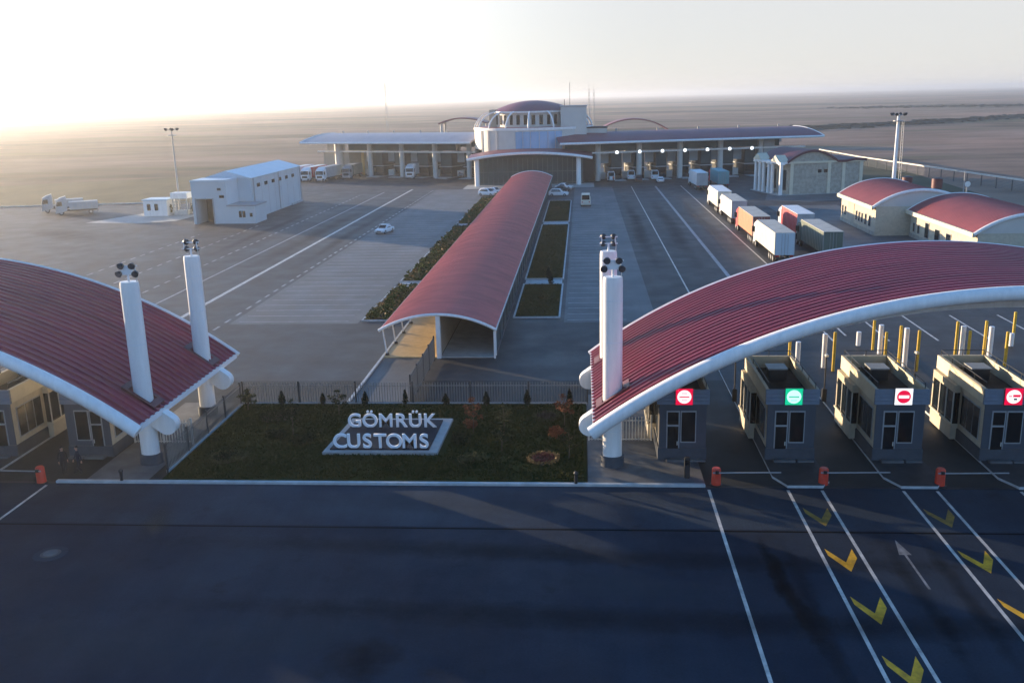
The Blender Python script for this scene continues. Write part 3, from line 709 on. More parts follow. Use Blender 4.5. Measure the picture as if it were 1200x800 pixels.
# ------------------------------------------------------------------ garden
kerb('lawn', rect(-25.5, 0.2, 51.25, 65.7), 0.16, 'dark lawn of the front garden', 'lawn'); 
def tufts(x0, x1, y0, y1, z, n, name, m, label, cat, seed, hs=(.05,.16), skip=None):
    r = random.Random(seed); mb = MB()
    for _ in range(n):
        x, y = r.uniform(x0, x1), r.uniform(y0, y1)
        if skip and skip(x, y): continue
        for k in range(3):
            a = r.uniform(0, 6.283); h = r.uniform(*hs); wd = r.uniform(.04, .09)
            dx, dy = wd*math.cos(a), wd*math.sin(a); lx, ly = r.uniform(-.08,.08), r.uniform(-.08,.08)
            mb.add([(x-dx,y-dy,z),(x+dx,y+dy,z),(x+lx,y+ly,z+h)], [(0,1,2)])
    o = mb.build(name, m); return tag(o, label, cat, kind='stuff')
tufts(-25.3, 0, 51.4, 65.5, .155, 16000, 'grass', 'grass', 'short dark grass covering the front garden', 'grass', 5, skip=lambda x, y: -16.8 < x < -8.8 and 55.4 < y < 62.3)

def crown(mb, c, rx, rz, n, leaf, r, shape='ball'):
    for _ in range(n):
        while True:
            p = Vector((r.uniform(-1,1), r.uniform(-1,1), r.uniform(-1,1)))
            if p.length <= 1: break
        if shape == 'cone':
            k = (1-(p.z+1)/2)**.8; p = Vector((p.x*k, p.y*k, p.z))
        q = Vector((c[0]+p.x*rx, c[1]+p.y*rx, c[2]+p.z*rz))
        a = Vector((r.gauss(0,1), r.gauss(0,1), r.gauss(0,.6))).normalized(); b = a.cross(Vector((r.gauss(0,1), r.gauss(0,1), r.gauss(0,1)))).normalized()
        s = leaf*r.uniform(.6, 1.4)
        mb.add([q-a*s, q+b*s*.6, q+a*s, q-b*s*.6], [(0,1,2,3)])
def plant(name, label, cat, x, y, h, rx, m, kind, seed, group=None, z=.15, leaves=260, leaf=.09):
    r = random.Random(seed); t = thing(name, label, cat, (x, y, z), 0, group)
    if kind == 'cone':
        MB().tube([(0,0,-.02),(0,0,h*.5),(0,0,h*.9)], [.05,.04,.015], 6).build('trunk', 'bark', t, world=False)
        mb = MB(); crown(mb, (0,0,h*.56), rx, h*.46, leaves, leaf, r, 'cone'); mb.build('crown', m, t, world=False)
    elif kind == 'sapling':
        mb = MB().tube([(0,0,-.02),(.03,.02,h*.5),(.0,.05,h)], [.035,.025,.012], 6)
        tips = []
        for i in range(7):
            a = i*2.4; z0 = h*(.35+.08*i); e = (rx*.9*math.cos(a), rx*.9*math.sin(a), z0+h*.18); mb.tube([(0,0,z0), e], [.015,.006], 5); tips.append(e)
        mb.build('trunk', 'bark', t, world=False); mb = MB()
        for e in tips: crown(mb, e, rx*.45, h*.09, leaves//8, leaf, r)
        crown(mb, (0,0,h*.75), rx*.7, h*.25, leaves//5, leaf, r); mb.build('crown', m, t, world=False)
    else:
        mb = MB()
        for i in range(5):
            a = i*1.26; mb.tube([(0,0,-.02), (rx*.5*math.cos(a), rx*.5*math.sin(a), h*.55)], [.02,.008], 5)
        mb.build('stems', 'bark', t, world=False); mb = MB()
        for i in range(6):
            a = r.uniform(0, 6.28); crown(mb, (rx*.5*math.cos(a), rx*.5*math.sin(a), h*(.35+.35*r.random())), rx*.55, h*.34, leaves//6, leaf, r)
        mb.build('foliage', m, t, world=False)
    return t
cl = ['at the left corner', 'second from the left corner', 'third from the left corner', 'behind the G of the sign', 'left of the dark railing', 'behind the K of the sign', 'right of the sign', 'second from the right corner', 'at the right corner']
for i, x in enumerate([-25.0, -22.4, -19.3, -16.1, -13.1, -10.1, -7.1, -4.1, -1.0]):
    plant('conifer', 'small dark conifer by the back fence, '+cl[i], 'conifer', x, 65.2, (1.35, 1.2, 1.0, 1.15, 1.25, .95, 1.1, 1.2, 1.3)[i], (.42, .34, .3, .36, .28, .42, .36, .38, .34)[i], 'conifer', 'cone', 20+i, 'small conifers along the back fence', leaves=420, leaf=.08)
for i, (x, y, h, m, lab) in enumerate(((-19.7, 59.0, 2.3, 'leaf_dark', 'thin sapling in the middle of the left half of the lawn'), (-17.6, 63.2, 1.6, 'leaf_dark', 'small sapling near the back fence left of the sign'),
        (-7.4, 59.4, 2.2, 'leaf_russet', 'russet sapling right behind the sign corner'), (-5.3, 59.0, 1.9, 'leaf_olive', 'olive sapling in the middle of the right lawn'),
        (-5.2, 56.0, 1.7, 'leaf_dark', 'dark sapling in front of the olive one on the right lawn'), (-1.3, 60.8, 2.0, 'leaf_russet', 'russet sapling near the right pylon'), (-0.9, 54.8, 1.8, 'leaf_dark', 'dark sapling at the right front corner of the lawn'),
        (-24.6, 64.0, 1.4, 'leaf_olive', 'olive sapling at the left back corner'))):
    plant('sapling', lab, 'sapling', x, y, h, .55, m, 'sapling', 60+i, 'saplings on the lawn', leaves=260, leaf=.085)
for i, (x, y, h, rx, m, lab) in enumerate(((-20.6, 58.4, .7, .8, 'leaf_dark', 'low dark shrub under the left sapling'), (-18.6, 57.4, .8, .9, 'leaf_dark', 'round dark shrub left of the sign'), (-8.0, 57.6, .7, .8, 'leaf_dark', 'dark shrub right of the sign edge'),
        (-7.9, 60.3, .6, .7, 'leaf_russet', 'low russet shrub behind the sign edge'), (-6.9, 54.3, .6, .9, 'leaf_olive', 'olive shrub near the front kerb right of the sign'), (-21.6, 54.4, .5, .7, 'leaf_olive', 'olive shrub near the front kerb left of the sign'), (-1.6, 58.2, .9, .8, 'leaf_russet', 'russet shrub on the right side of the lawn'))):
    plant('shrub', lab, 'shrub', x, y, h, rx, m, 'shrub', 90+i, 'shrubs on the lawn', leaves=420, leaf=.09)
def ring_bed(x, y, r0, m1, m2, label, seed):
    t = thing('flower_bed', label, 'flower bed', (x, y, .15), 0, 'round flower beds'); r = random.Random(seed)
    MB().cyl(0,0,-.02,.05,r0,r0*.96,28).build('soil', 'soil', t, world=False)
    mb = MB()
    for i in range(220):
        a = r.uniform(0, 6.283); rr = r0*r.uniform(.86, 1.06); crown(mb, (rr*math.cos(a), rr*math.sin(a), r.uniform(.08,.24)), .1, .08, 3, .07, r)
    mb.build('border_flowers', m1, t, world=False); mb = MB()
    for i in range(160):
        a = r.uniform(0, 6.283); rr = r0*math.sqrt(r.random())*.78; crown(mb, (rr*math.cos(a), rr*math.sin(a), r.uniform(.08,.25)), .1, .08, 3, .07, r)
    mb.build('centre_flowers', m2, t, world=False)
ring_bed(-2.5, 54.6, .95, 'flower_yellow', 'flower_red', 'round bed of red flowers ringed in yellow', 1)
ring_bed(-22.8, 54.6, .95, 'leaf_olive', 'leaf_dark', 'round dark bed at the left front of the lawn', 2)
ring_bed(-2.6, 62.6, .9, 'leaf_olive', 'soil', 'round bare bed at the right back of the lawn', 3)
ring_bed(-21.9, 62.6, 1.2, 'leaf_dark', 'leaf_dark', 'round dark bed at the left back of the lawn', 4)

# the sign
t = thing('letter_sign', 'white letters GÖMRÜK CUSTOMS on a dark slab with pale border', 'sign', (-12.85, 58.7, .16))
sb = MB().prism([(-16.7,55.35),(-9.25,55.35),(-9.1,61.9),(-16.3,61.9)], 'z', .14, .34).build('border', 'sign_border', t, bevel=.02)
MB().prism([(-16.3,55.75),(-9.85,55.75),(-9.75,61.4),(-15.85,61.4)], 'z', .335, .42).build('slab', 'navy_granite', t, bevel=.01)
def letter(ch, x, y, z, size, parent, depth=.07, off=.014, m='letter_white'):
    cu = bpy.data.curves.new('letter', 'FONT'); cu.body = ch; cu.size = size; cu.extrude = depth; cu.offset = off*size; cu.align_x = 'CENTER'
    ob = bpy.data.objects.new('letter', cu); COL.objects.link(ob)
    dg = bpy.context.evaluated_depsgraph_get(); me = bpy.data.meshes.new_from_object(ob.evaluated_get(dg)); bpy.data.objects.remove(ob); bpy.data.curves.remove(cu)
    me.transform(Matrix.Translation(Vector((x, y, z)) - parent.location) @ Matrix.Rotation(R_(90), 4, 'X'))
    me.materials.clear(); me.materials.append(MATS[m])
    o = bpy.data.objects.new('letter', me); COL.objects.link(o); o.parent = parent; return o
def word(txt, x0, x1, y, z, size, parent):
    wts = {'M': 1.12, 'G': 1.06, 'Ö': 1.08, 'O': 1.08, 'K': .98, 'R': .98, 'T': .92, 'S': .95}
    ws = [wts.get(c, 1.0) for c in txt]; tot = sum(ws); x = x0
    for c, wd in zip(txt, ws):
        u = (x1-x0)*wd/tot; letter(c, x+u/2, y, z, size, parent); x += u
word('CUSTOMS', -16.1, -9.75, 55.95, .42, 1.36, t)
word('GÖMRÜK', -16.15, -9.95, 59.9, .42, 1.36, t)

# ------------------------------------------------------------------ long gallery
t = thing('gallery', 'long arched walkway with salmon red roof running to the terminal', 'gallery', (-12.65, 158, 0))
GX0, GX1, GE, GC, GY0, GY1 = -17.75, -7.55, 2.62, 3.98, 78.6, 238.5
ribbed_arch(GX0, GX1, GE, GC, GY0+.1, GY1, 20, .42, .05, .1, .12).build('roof', ['roof_pink', 'soffit'], t)
pts = arc_pts(GX0-.08, GX1+.08, GE-.02, GC+.02, 20)
MB().tube([(p[0], GY0, p[1]-.03) for p in pts], .13, 8).build('front_arch', 'white_paint', t, smooth=True)
MB().tube([(p[0], GY1, p[1]+.02) for p in pts], .16, 8).build('rear_arch', 'white_paint', t, smooth=True)
for xe in (GX0, GX1): B(xe-.05, xe+.05, GY0, GY1, GE-.16, GE+.02).build('gutter', 'white_metal', t)
B(GX0+.2, -12.75, GY0+.3, GY1-.1, .0, .10).build('floor', 'sunlit_floor', t); B(-12.45, GX1-.15, GY0+.3, GY1-.1, .0, .09).build('floor', 'concrete', t)
B(-12.7, -12.5, GY0+.6, GY1-.3, .1, 3.72).build('partition', 'beige_wall', t)
B(-12.78, -12.42, GY0+.05, GY0+.55, 0, 3.85).build('end_post', 'white_paint', t)
B(GX0-.02, GX0+.18, 66.3, GY1-.1, -.01, .16).build('kerb', 'kerb_stone', t)
i = 0
for k in range(40):
    y = 79.6+4.0*k
    mb = MB().bar((GX0+.35, y, .1), (GX0+.06, y, GE-.05), .11); p = mb.build('column', 'white_metal', t)
    MB().cyl(GX0+.36, y, .1, .3, .2, .16, 10).build('foot', 'dark_metal', p)
mb = MB().box(GX1-.2, GX1-.12, GY0+1.2, GY1-.3, .3, GE-.17); side = mb.build('side_glazing', 'green_glass', t)
B(GX1-.26, GX1-.06, GY0+1.2, GY1-.3, 0, .3).build('side_sill', 'grey_plinth', t)
for k in range(40): B(GX1-.22, GX1-.06, 79.8+4*k, 79.92+4*k, .3, GE-.17).build('mullion', 'grey_plinth', side)
B(GX1-.2, GX1-.05, GY0+.05, GY0+.2, 0, GE-.17).build('corner_frame', 'white_paint', t); B(GX1-.2, GX1-.05, GY0+1.0, GY0+1.15, 0, GE-.17).build('corner_frame', 'white_paint', t)

# planted strips beside it
def bed_strip(x0, x1, y0, y1, m, label):
    k = kerb('planting_bed', rect(x0, x1, y0, y1), .10, label, 'lawn' if m == 'lawn' else 'soil')
    mb = MB(); e = .18
    for r in ((x0-e, x0, y0-e, y1+e), (x1, x1+e, y0-e, y1+e), (x0, x1, y0-e, y0), (x0, x1, y1, y1+e)): mb.box(r[0], r[1], r[2], r[3], -.01, .18)
    struct(mb.build('kerb', 'kerb_stone'), 'pale kerb round '+label, 'kerb'); return k
segsL = [(93, 110.5), (114, 165), (168.5, 213)]; segsR = [(94, 111.5), (115, 166), (170, 205)]
nm = ['nearest', 'middle', 'farthest']
for i, (a, b) in enumerate(segsL):
    bed_strip(-22.6, -18.6, a, b, 'soil', f'{nm[i]} planted strip left of the gallery')
    r = random.Random(200+i); mb = MB()
    for _ in range(int((b-a)*16)):
        x, y = r.uniform(-22.4, -18.8), r.uniform(a+.2, b-.2); mb.mi = 0 if r.random() < .70 else (1 if r.random() < .6 else 2)
        crown(mb, (x, y, .1+.35*r.random()), .42, .3, 9, .2, r)
    tag(mb.build('flowering_hedge', ['hedge', 'leaf_olive', 'flower_yellow']), f'low hedge with yellow flowers in the {nm[i]} strip left of the gallery', 'hedge', kind='stuff')
for i, (a, b) in enumerate(segsR):
    bed_strip(-7.0, -2.5, a, b, 'lawn', f'{nm[i]} dark lawn strip right of the gallery')
    tufts(-6.9, -2.6, a+.1, b-.1, .095, int((b-a)*60), 'grass', 'grass', f'dark grass of the {nm[i]} lawn strip right of the gallery', 'grass', 300+i)
for y, lab in ((112.9, 'nearer'), (167.9, 'farther')):
    sheet('path', rect(-7.0, -2.5, y-1.2, y+1.6), .05, 'kerb_stone', f'{lab} pale crossing right of the gallery'); sheet('path', rect(-22.6, -18.0, y-2.0, y+.7), .05, 'kerb_stone', f'{lab} pale crossing left of the gallery')
for i, (x, y, m) in enumerate(((-4.6, 103, 'leaf_olive'), (-4.7, 121, 'leaf_olive'), (-4.8, 190, 'leaf_olive'))):
    plant('shrub', ('pale shrub on the nearest lawn strip right of the gallery', 'pale shrub at the near end of the middle lawn strip', 'pale shrub on the farthest lawn strip')[i], 'shrub', x, y, .6, .9, m, 'shrub', 330+i, leaves=300, leaf=.12, z=.09)
for i, y in enumerate((114.2, 110.6)):
    plant('conifer', ('dark conifer beside the nearer pale crossing, far side', 'dark conifer beside the nearer pale crossing, near side')[i], 'conifer', -4.2+.4*i, y, 1.6, .5, 'conifer', 'cone', 350+i, leaves=260, leaf=.12, z=.09)

# ------------------------------------------------------------------ terminal
TX, TY = -13.4, 266.0
t = thing('terminal', 'round terminal with shallow domed roof, glass hall and pale tower block', 'terminal', (TX, TY, 0))
# glass hall with a curved roof
HX0, HX1 = -27.2, 0.3
hl = B(HX0, HX1, 247.0, 256, .02, 6.6).build('glass_hall', 'green_glass', t)
mb = MB()
for i in range(22):
    x = HX0+.2+(HX1-HX0-.4)*i/21; mb.box(x-.06, x+.06, 246.9, 246.995, .02, 6.7)
for z in (.3, 3.2): mb.box(HX0, HX1, 246.9, 246.99, z, z+.14)
mb.build('mullion_grid', 'mullion_grey', hl)
mb = MB(); n = 24; vs = []; fs = []
for i in range(n+1):
    x = -29.4+32.0*i/n; u = (x+13.4)/16; zt = 7.0+1.55*(1-u*u); yf = 242.5-1.6*(1-u*u)
    vs += [(x, yf, zt), (x, yf, zt-.55), (x, 252, zt-.3), (x, 252, zt+.6)]
for i in range(n):
    a, b = 4*i, 4*(i+1); fs += [(a, a+1, b+1, b), (a+1, a+2, b+2, b+1), (a+2, a+3, b+3, b+2), (a+3, a, b, b+3)]
fs += [(0,3,2,1), (4*n, 4*n+1, 4*n+2, 4*n+3)]
hr = mb.add(vs, fs).build('hall_roof', 'roof_far', t, smooth=False)
mb = MB()
mb.tube([(v[0], v[1]-.05, v[2]-.25) for v in vs[::4]], .34, 8).build('roof_edge', 'white_paint', hr, smooth=True)
mb = MB(); n2 = 24
for i in range(n2):   # glass gable between wall head and curved roof
    x0 = HX0+(HX1-HX0)*i/n2; x1 = HX0+(HX1-HX0)*(i+1)/n2; z = lambda x: 7.0+1.55*(1-((x+13.4)/16)**2)-.52
    mb.add([(x0,247,6.6),(x1,247,6.6),(x1,247,z(x1)),(x0,247,z(x0))], [(0,1,2,3)])
mb.build('upper_glazing', 'green_glass', hl)
for x in (-27.0, -.9): MB().cyl(x, 243.4, .02, 6.9, .62, .62, 18).build('column', 'white_paint', t, smooth=True)
# drum
def drum(mb, r, z0, z1, a0=0, a1=360, n=48, th=None):
    vs = []; k = int(n*(a1-a0)/360)
    for i in range(k+1):
        a = R_(a0+(a1-a0)*i/k); vs += [(TX+r*math.cos(a), TY+r*math.sin(a), z0), (TX+r*math.cos(a), TY+r*math.sin(a), z1)]
    return mb.add(vs, [(2*i, 2*i+2, 2*i+3, 2*i+1) for i in range(k)])
drum(MB(), 16.3, 7.0, 13.6).build('drum_wall', 'terminal_white', t, smooth=True)
drum(MB(), 16.42, 7.8, 13.3, 256, 300).build('drum_glazing', 'blue_glass', t, smooth=True)
for a in (215, 226, 237, 256, 263, 270, 278, 286, 293, 300):
    c, s_ = math.cos(R_(a)), math.sin(R_(a)); MB().bar((TX+16.45*c, TY+16.45*s_, 7.5), (TX+16.45*c, TY+16.45*s_, 13.6), .10 if a > 240 else .22).build('drum_rib', 'terminal_white', t)
drum(MB(), 16.5, 13.6, 14.25).build('drum_cornice', 'white_paint', t, smooth=True)
MB().cyl(TX, TY, 14.1, 14.3, 16.35, 16.35, 48).build('terrace', 'roof_far', t)
drum(MB(), 16.36, 6.6, 8.6, 190, 214).build('dark_window', 'dark_glass', t, smooth=True)
drum(MB(), 10.6, 14.25, 18.4, n=48).build('upper_wall', 'terminal_white', t, smooth=True)
for i in range(32):
    a = 360*i/32+3
    if not (195 < a < 345): continue
    ms = MB(); drum(ms, 10.68, 14.9, 17.4, a-2.6, a+2.6, n=280); ms.build('window', 'dark_glass', t, smooth=True)
# dome
vs = []; fs = []; nr, na = 8, 48; rd = 11.4
for i in range(nr+1):
    rr = rd*(1-i/nr); z = 18.35+2.75*(1-(rr/rd)**2)
    for j in range(na): a = 2*math.pi*j/na; vs.append((TX+rr*math.cos(a), TY+rr*math.sin(a), z))
for i in range(nr):
    for j in range(na): fs.append((i*na+j, i*na+(j+1)%na, (i+1)*na+(j+1)%na, (i+1)*na+j))
dm = MB().add(vs, fs).build('dome', 'roof_far', t, smooth=True)
drum(MB(), rd+.05, 17.95, 18.4).build('dome_rim', 'white_paint', dm, smooth=True)
# white ribs leaning from the drum to the dome
for a in (170, 190, 208, 226, 246, 268, 292, 340, 355, 10):
    c, s = math.cos(R_(a)), math.sin(R_(a)); pts = []
    for i in range(9):
        u = i/8; rr = 16.2-5.6*u**1.6; pts.append((TX+rr*c, TY+rr*s, 14.2+4.1*math.sin(u*math.pi/2)))
    MB().tube(pts, .2, 8).build('rib', 'white_paint', t, smooth=True)
tw = B(-5.6, 1.2, 254.5, 262, 6.8, 19.3).build('tower_block', 'terminal_white', t); B(-5.8, 1.4, 254.3, 262.2, 19.3, 19.6).build('tower_cap', 'terminal_grey', tw)
B(-5.75, -4.9, 253.9, 254.49, 0, 14.0).build('tower_pier', 'white_paint', t)
B(1.2, 6.6, 257, 264, 6.8, 13.6).build('side_block', 'terminal_white', t); B(1.0, 6.8, 256.8, 264.2, 13.6, 13.9).build('side_block_roof', 'dark_roof', t)
B(-25.2, -22.0, 262, 266, 14.3, 18.9).build('stair_block', 'beige_wall', t)
MB().tube([(-4.6, 256, 19.6), (-4.6, 256, 21.2)], .08, 6).build('aerial', 'dark_metal', t)
MB().tube([(-3.2, 258, 19.6), (-3.2, 258, 25.5)], .06, 6).build('aerial', 'dark_metal', t)

# wings with inspection lanes
def wing(p, q, label, n_lane, lit, right):
    p, q = Vector((*p, 0)), Vector((*q, 0)); L = (q-p).length; ang = math.atan2(q.y-p.y, q.x-p.x)
    t = thing('inspection_canopy', label, 'canopy', p, ang, 'inspection canopies beside the terminal')
    mk = dict(world=False)
    # roof: long low vault, local x along the wing, local y away from the viewer
    n = 14; ya, yb = 0.0, 24.0; vs = []; fs = []
    for i in range(n+1):
        y = ya+(yb-ya)*i/n; u = (y-12)/12; z = 10.35+2.2*(1-u*u)
        x0, x1 = (-.5, L+ (2.0 if right else 0)) ; tip = 3.0*(1-abs(u))
        if right: vs += [(x0, y, z), (x1-tip, y, z), (x1-tip, y, z-.5), (x0, y, z-.5)]
        else: vs += [(x0+tip-2, y, z), (x1, y, z), (x1, y, z-.5), (x0+tip-2, y, z-.5)]
    for i in range(n):
        a, b = 4*i, 4*(i+1); fs += [(a, a+1, b+1, b), (a+1, a+2, b+2, b+1), (a+2, a+3, b+3, b+2), (a+3, a, b, b+3)]
    fs += [(0,3,2,1), (4*n, 4*n+1, 4*n+2, 4*n+3)]
    rf = MB().add(vs, fs).build('roof', 'roof_far' if right else 'roof_pale', t, **mk)
    MB().tube([(vs[0][0], -.05, 10.1), (vs[1][0], -.05, 10.1)], .3, 8).build('front_fascia', 'white_paint', rf, **mk)
    e = [(vs[4*i+(1 if right else 0)]) for i in range(n+1)]
    MB().tube([(v[0]+(.1 if right else -.1), v[1], v[2]-.15) for v in e], .28, 8).build('end_fascia', 'white_paint', rf, **mk)
    for i in range(6): MB().tube([(L*(i+.5)/6, 12, 12.5), (L*(i+.5)/6, 12, 13.2)], .25, 8).build('roof_vent', 'frame_metal', rf, **mk)
    # gantry and columns at y = 5
    MB().bar((0.5, 4.6, 7.35), (L-1, 4.6, 7.35), .5, .42).build('gantry', 'white_paint', t, **mk)
    ncol = 5
    for i in range(ncol):
        x = (L*.14 + (L*.80)*i/(ncol-1)) if not right else (10.6+ (L-24)*i/(ncol-1))
        MB().cyl(x, 5.2, 0, 10.6, .75 if right or i else 1.3, None, 16).build('column', 'terminal_white', t, smooth=True, **mk)
        MB().cyl(x, 19, 0, 10.6, .6, None, 12).build('column', 'terminal_white', t, smooth=True, **mk)
    x0 = 11.5 if right else L*.27; x1 = L-14 if right else L-1.5
    pit = (x1-x0)/n_lane
    for i in range(n_lane):
        x = x0+pit*i
        bt = B(x+pit*.48, x+pit*.95, 6.5, 15, 0.12, 7.1).build('lane_booth', 'pier_dark', t, **mk)
        B(x+pit*.44, x+pit*.99, 6.2, 15.3, 3.0, 3.25).build('booth_canopy', 'terminal_grey', bt, **mk)
        B(x+pit*.52, x+pit*.91, 6.44, 6.49, 1.2, 2.8).build('booth_glass', 'dark_glass', bt, **mk)
        B(x+pit*.50, x+pit*.93, 6.44, 6.49, 3.5, 7.0).build('panel_glass', 'green_glass', bt, **mk)
        B(x+pit*.06, x+pit*.44, 8.2, 8.5, 4.3, 7.1).build('backdrop_panel', 'terminal_grey', t, **mk)
        B(x+pit*.04, x+pit*.30, 8.1, 14, .1, 1.9).build('kerb_unit', 'terminal_white', t, **mk)
        B(x+pit*.5, x+pit*1.0, 2.4, 17, -.02, .16).build('island', 'kerb_stone', t, **mk)
        if lit:
            g = B(x+pit*.55, x+pit*.75, 4.2, 4.34, 6.9, 7.8).build('signal_box', 'terminal_grey', t, **mk)
            MB().disc((x+pit*.65, 4.19, 7.35), .44, (0,-1,0), .06, 20).build('signal_lamp', 'lamp_lit', g, **mk)
    B(0, L-1, 20.5, 21.0, 7.9, 10.2).build('rear_panel', 'terminal_grey', t, **mk)
    B(0 if right else L*.2, L-8, 5.5, 6.0, 7.7, 10.1).build('upper_panel', 'green_glass', t, **mk)
    if right:
        B(L-12.5, L-9.5, 5.0, 14, 0, 10.2).build('end_wall', 'terminal_grey', t, **mk)
        B(L-15.6, L-13.6, 9, 9.4, .1, 7.2).build('yellow_shutter', 'ochre', t, **mk)
        B(.5, 10.2, 6.0, 18, .02, 9.8).build('dark_lobby', 'pier_dark', t, **mk)
    else:
        B(1.8, L*.2, 5.6, 18, 0, 7.0).build('end_wall', 'beige_wall', t, **mk)
        B(3.2, L*.17, 5.8, 6.2, 7.65, 10.0).build('end_glazing', 'light_panel', t, **mk)
        B(L*.235, L*.25, 9, 9.4, .1, 7.0).build('yellow_shutter', 'ochre', t, **mk)
    return t
wing((-5.2, 246.6), (62.2, 260.4), 'red vaulted canopy right of the terminal with a row of round lit lamps', 7, True, True)
wing((-83.2, 285.0), (-30.8, 263.0), 'pale hazy vaulted canopy left of the terminal', 5, False, False)

def far_arch(x0, x1, zc, ze, y, label):
    t = thing('border_canopy', label, 'canopy', ((x0+x1)/2, y, 0)); n = 20; pts = arc_pts(x0, x1, ze, zc, n)
    mb = MB(); vs = []; fs = []
    for p in pts: vs += [(p[0], y, p[1]), (p[0], y+16, p[1]), (p[0], y+16, p[1]-.6), (p[0], y, p[1]-.6)]
    for i in range(n):
        a, b = 4*i, 4*i+4; fs += [(a, a+1, b+1, b), (a+1, a+2, b+2, b+1), (a+2, a+3, b+3, b+2), (a+3, a, b, b+3)]
    fs += [(0,1,2,3), (4*n, 4*n+3, 4*n+2, 4*n+1)]
    mb.add(vs, fs).build('roof', 'roof_far', t)
    for x in (x0+1, x1-1):
        for yy in (y+2, y+14): MB().tube([(x, yy, 0), (x, yy, ze+.1)], .5, 8).build('column', 'terminal_white', t)
far_arch(5.5, 39, 12.0, 6.0, 420, 'thin red arch of a far canopy behind the right wing')
far_arch(-63, -42, 14.0, 11.8, 420, 'low dark roof of a far canopy behind the left wing')

# ------------------------------------------------------------------ left hall, kiosk, platform, mast
t = thing('scanner_hall', 'long pale blue hall with dark open gateway and small windows', 'hall', (-69.5, 195, 0))
B(-74.2, -64.6, 181, 214, 0, 8.0).build('wall', 'hall_white', t)
mb = MB().add([(-74.5,180.7,8.0),(-64.3,180.7,8.0),(-64.3,214.3,8.0),(-74.5,214.3,8.0),(-69.4,180.7,9.5),(-69.4,214.3,9.5)], [(0,1,4),(1,2,5,4),(2,3,5),(3,0,4,5),(0,3,2,1)]).build('roof', 'hall_roof', t)
fb = MB().box(-74.0,-73.2,174.6,180.99,0,7.9).box(-70.0,-67.2,174.6,180.99,0,7.9).box(-73.2,-70.0,174.6,180.99,4.75,7.9).build('gate_block', 'hall_white', t)
B(-74.1,-67.1,174.5,180.9,7.9,8.25).build('gate_parapet', 'hall_roof', fb)
B(-73.2,-70.0,179.5,180.6,0.02,4.75).build('gate', 'brown_dark', t)
B(-73.4,-73.2,174.4,174.59,0,4.9).build('gate_frame', 'frame_metal', t); B(-70.0,-69.8,174.4,174.59,0,4.9).build('gate_frame', 'frame_metal', t)
B(-68.9,-68.2,174.5,174.59,6.3,6.75).build('wall_light', 'dark_metal', t); B(-68.6,-67.7,174.5,174.59,4.9,5.4).build('window', 'dark_glass', t)
ax = B(-67.19,-61.8,174.4,180.6,0,3.3).build('annex', 'hall_white', t); B(-67.3,-61.6,174.2,180.8,3.3,3.55).build('annex_roof', 'frame_metal', ax)
for x in (-65.0, -64.3): B(x,x+.5,174.3,174.39,1.2,2.4).build('annex_window', 'dark_glass', ax)
B(-62.9,-62.4,174.3,174.39,1.3,2.0).build('annex_window', 'dark_glass', ax)
for i in range(6): B(-64.59,-64.5,184.5+4.6*i,186.2+4.6*i,6.0,6.7).build('window', 'dark_glass', t)
for i in range(8): B(-64.598,-64.575,183+4.2*i,183.07+4.2*i,.1,7.9).build('panel_joint', 'frame_metal', t)
for y in (182.2, 198, 213.6): MB().tube([(-64.45,y,.1),(-64.45,y,8.0)], .09, 6).build('downpipe', 'frame_metal', t)
B(-64.59,-64.2,206,213.5,.02,.45).build('ramp', 'kerb_stone', t)
t = thing('kiosk', 'small white kiosk with two dark windows beside the hall', 'kiosk', (-88, 191, 0))
B(-90.4,-85.4,188.6,193,.02,3.2).build('wall', 'white_paint', t); B(-90.6,-85.2,188.4,193.2,3.2,3.45).build('roof', 'hall_roof', t)
for x in (-89.6, -88.0): B(x,x+.7,188.5,188.59,1.2,2.5).build('window', 'dark_glass', t)
t = thing('gate_frame', 'pale framed gantry with white top box beside the kiosk', 'gantry', (-83.2, 191, 0))
for x in (-84.6, -81.7):
    for y in (190, 192): MB().bar((x,y,0),(x,y,3.4),.22).build('leg', 'pale_metal', t)
B(-84.9,-81.4,189.6,192.4,3.4,4.6).build('top_box', 'white_paint', t); B(-84.4,-81.9,189.9,192,.02,.9).build('base_box', 'light_panel', t)
mb = MB()
for z in (1.5, 2.1, 2.7): mb.bar((-84.6,190,z),(-81.7,190,z),.1)
for i in range(8): mb.bar((-84.6+.41*i,190,.9),(-84.6+.41*i,190,2.0),.06)
mb.build('rails', 'frame_metal', t)
for x, lab in ((-85.6, 'dark thin shrub left of the pale gantry'), (-80.6, 'dark thin shrub right of the pale gantry')):
    plant('shrub', lab, 'shrub', x, 190.4, 2.6, .7, 'leaf_olive', 'shrub', int(-x), leaves=200, leaf=.2, z=0)
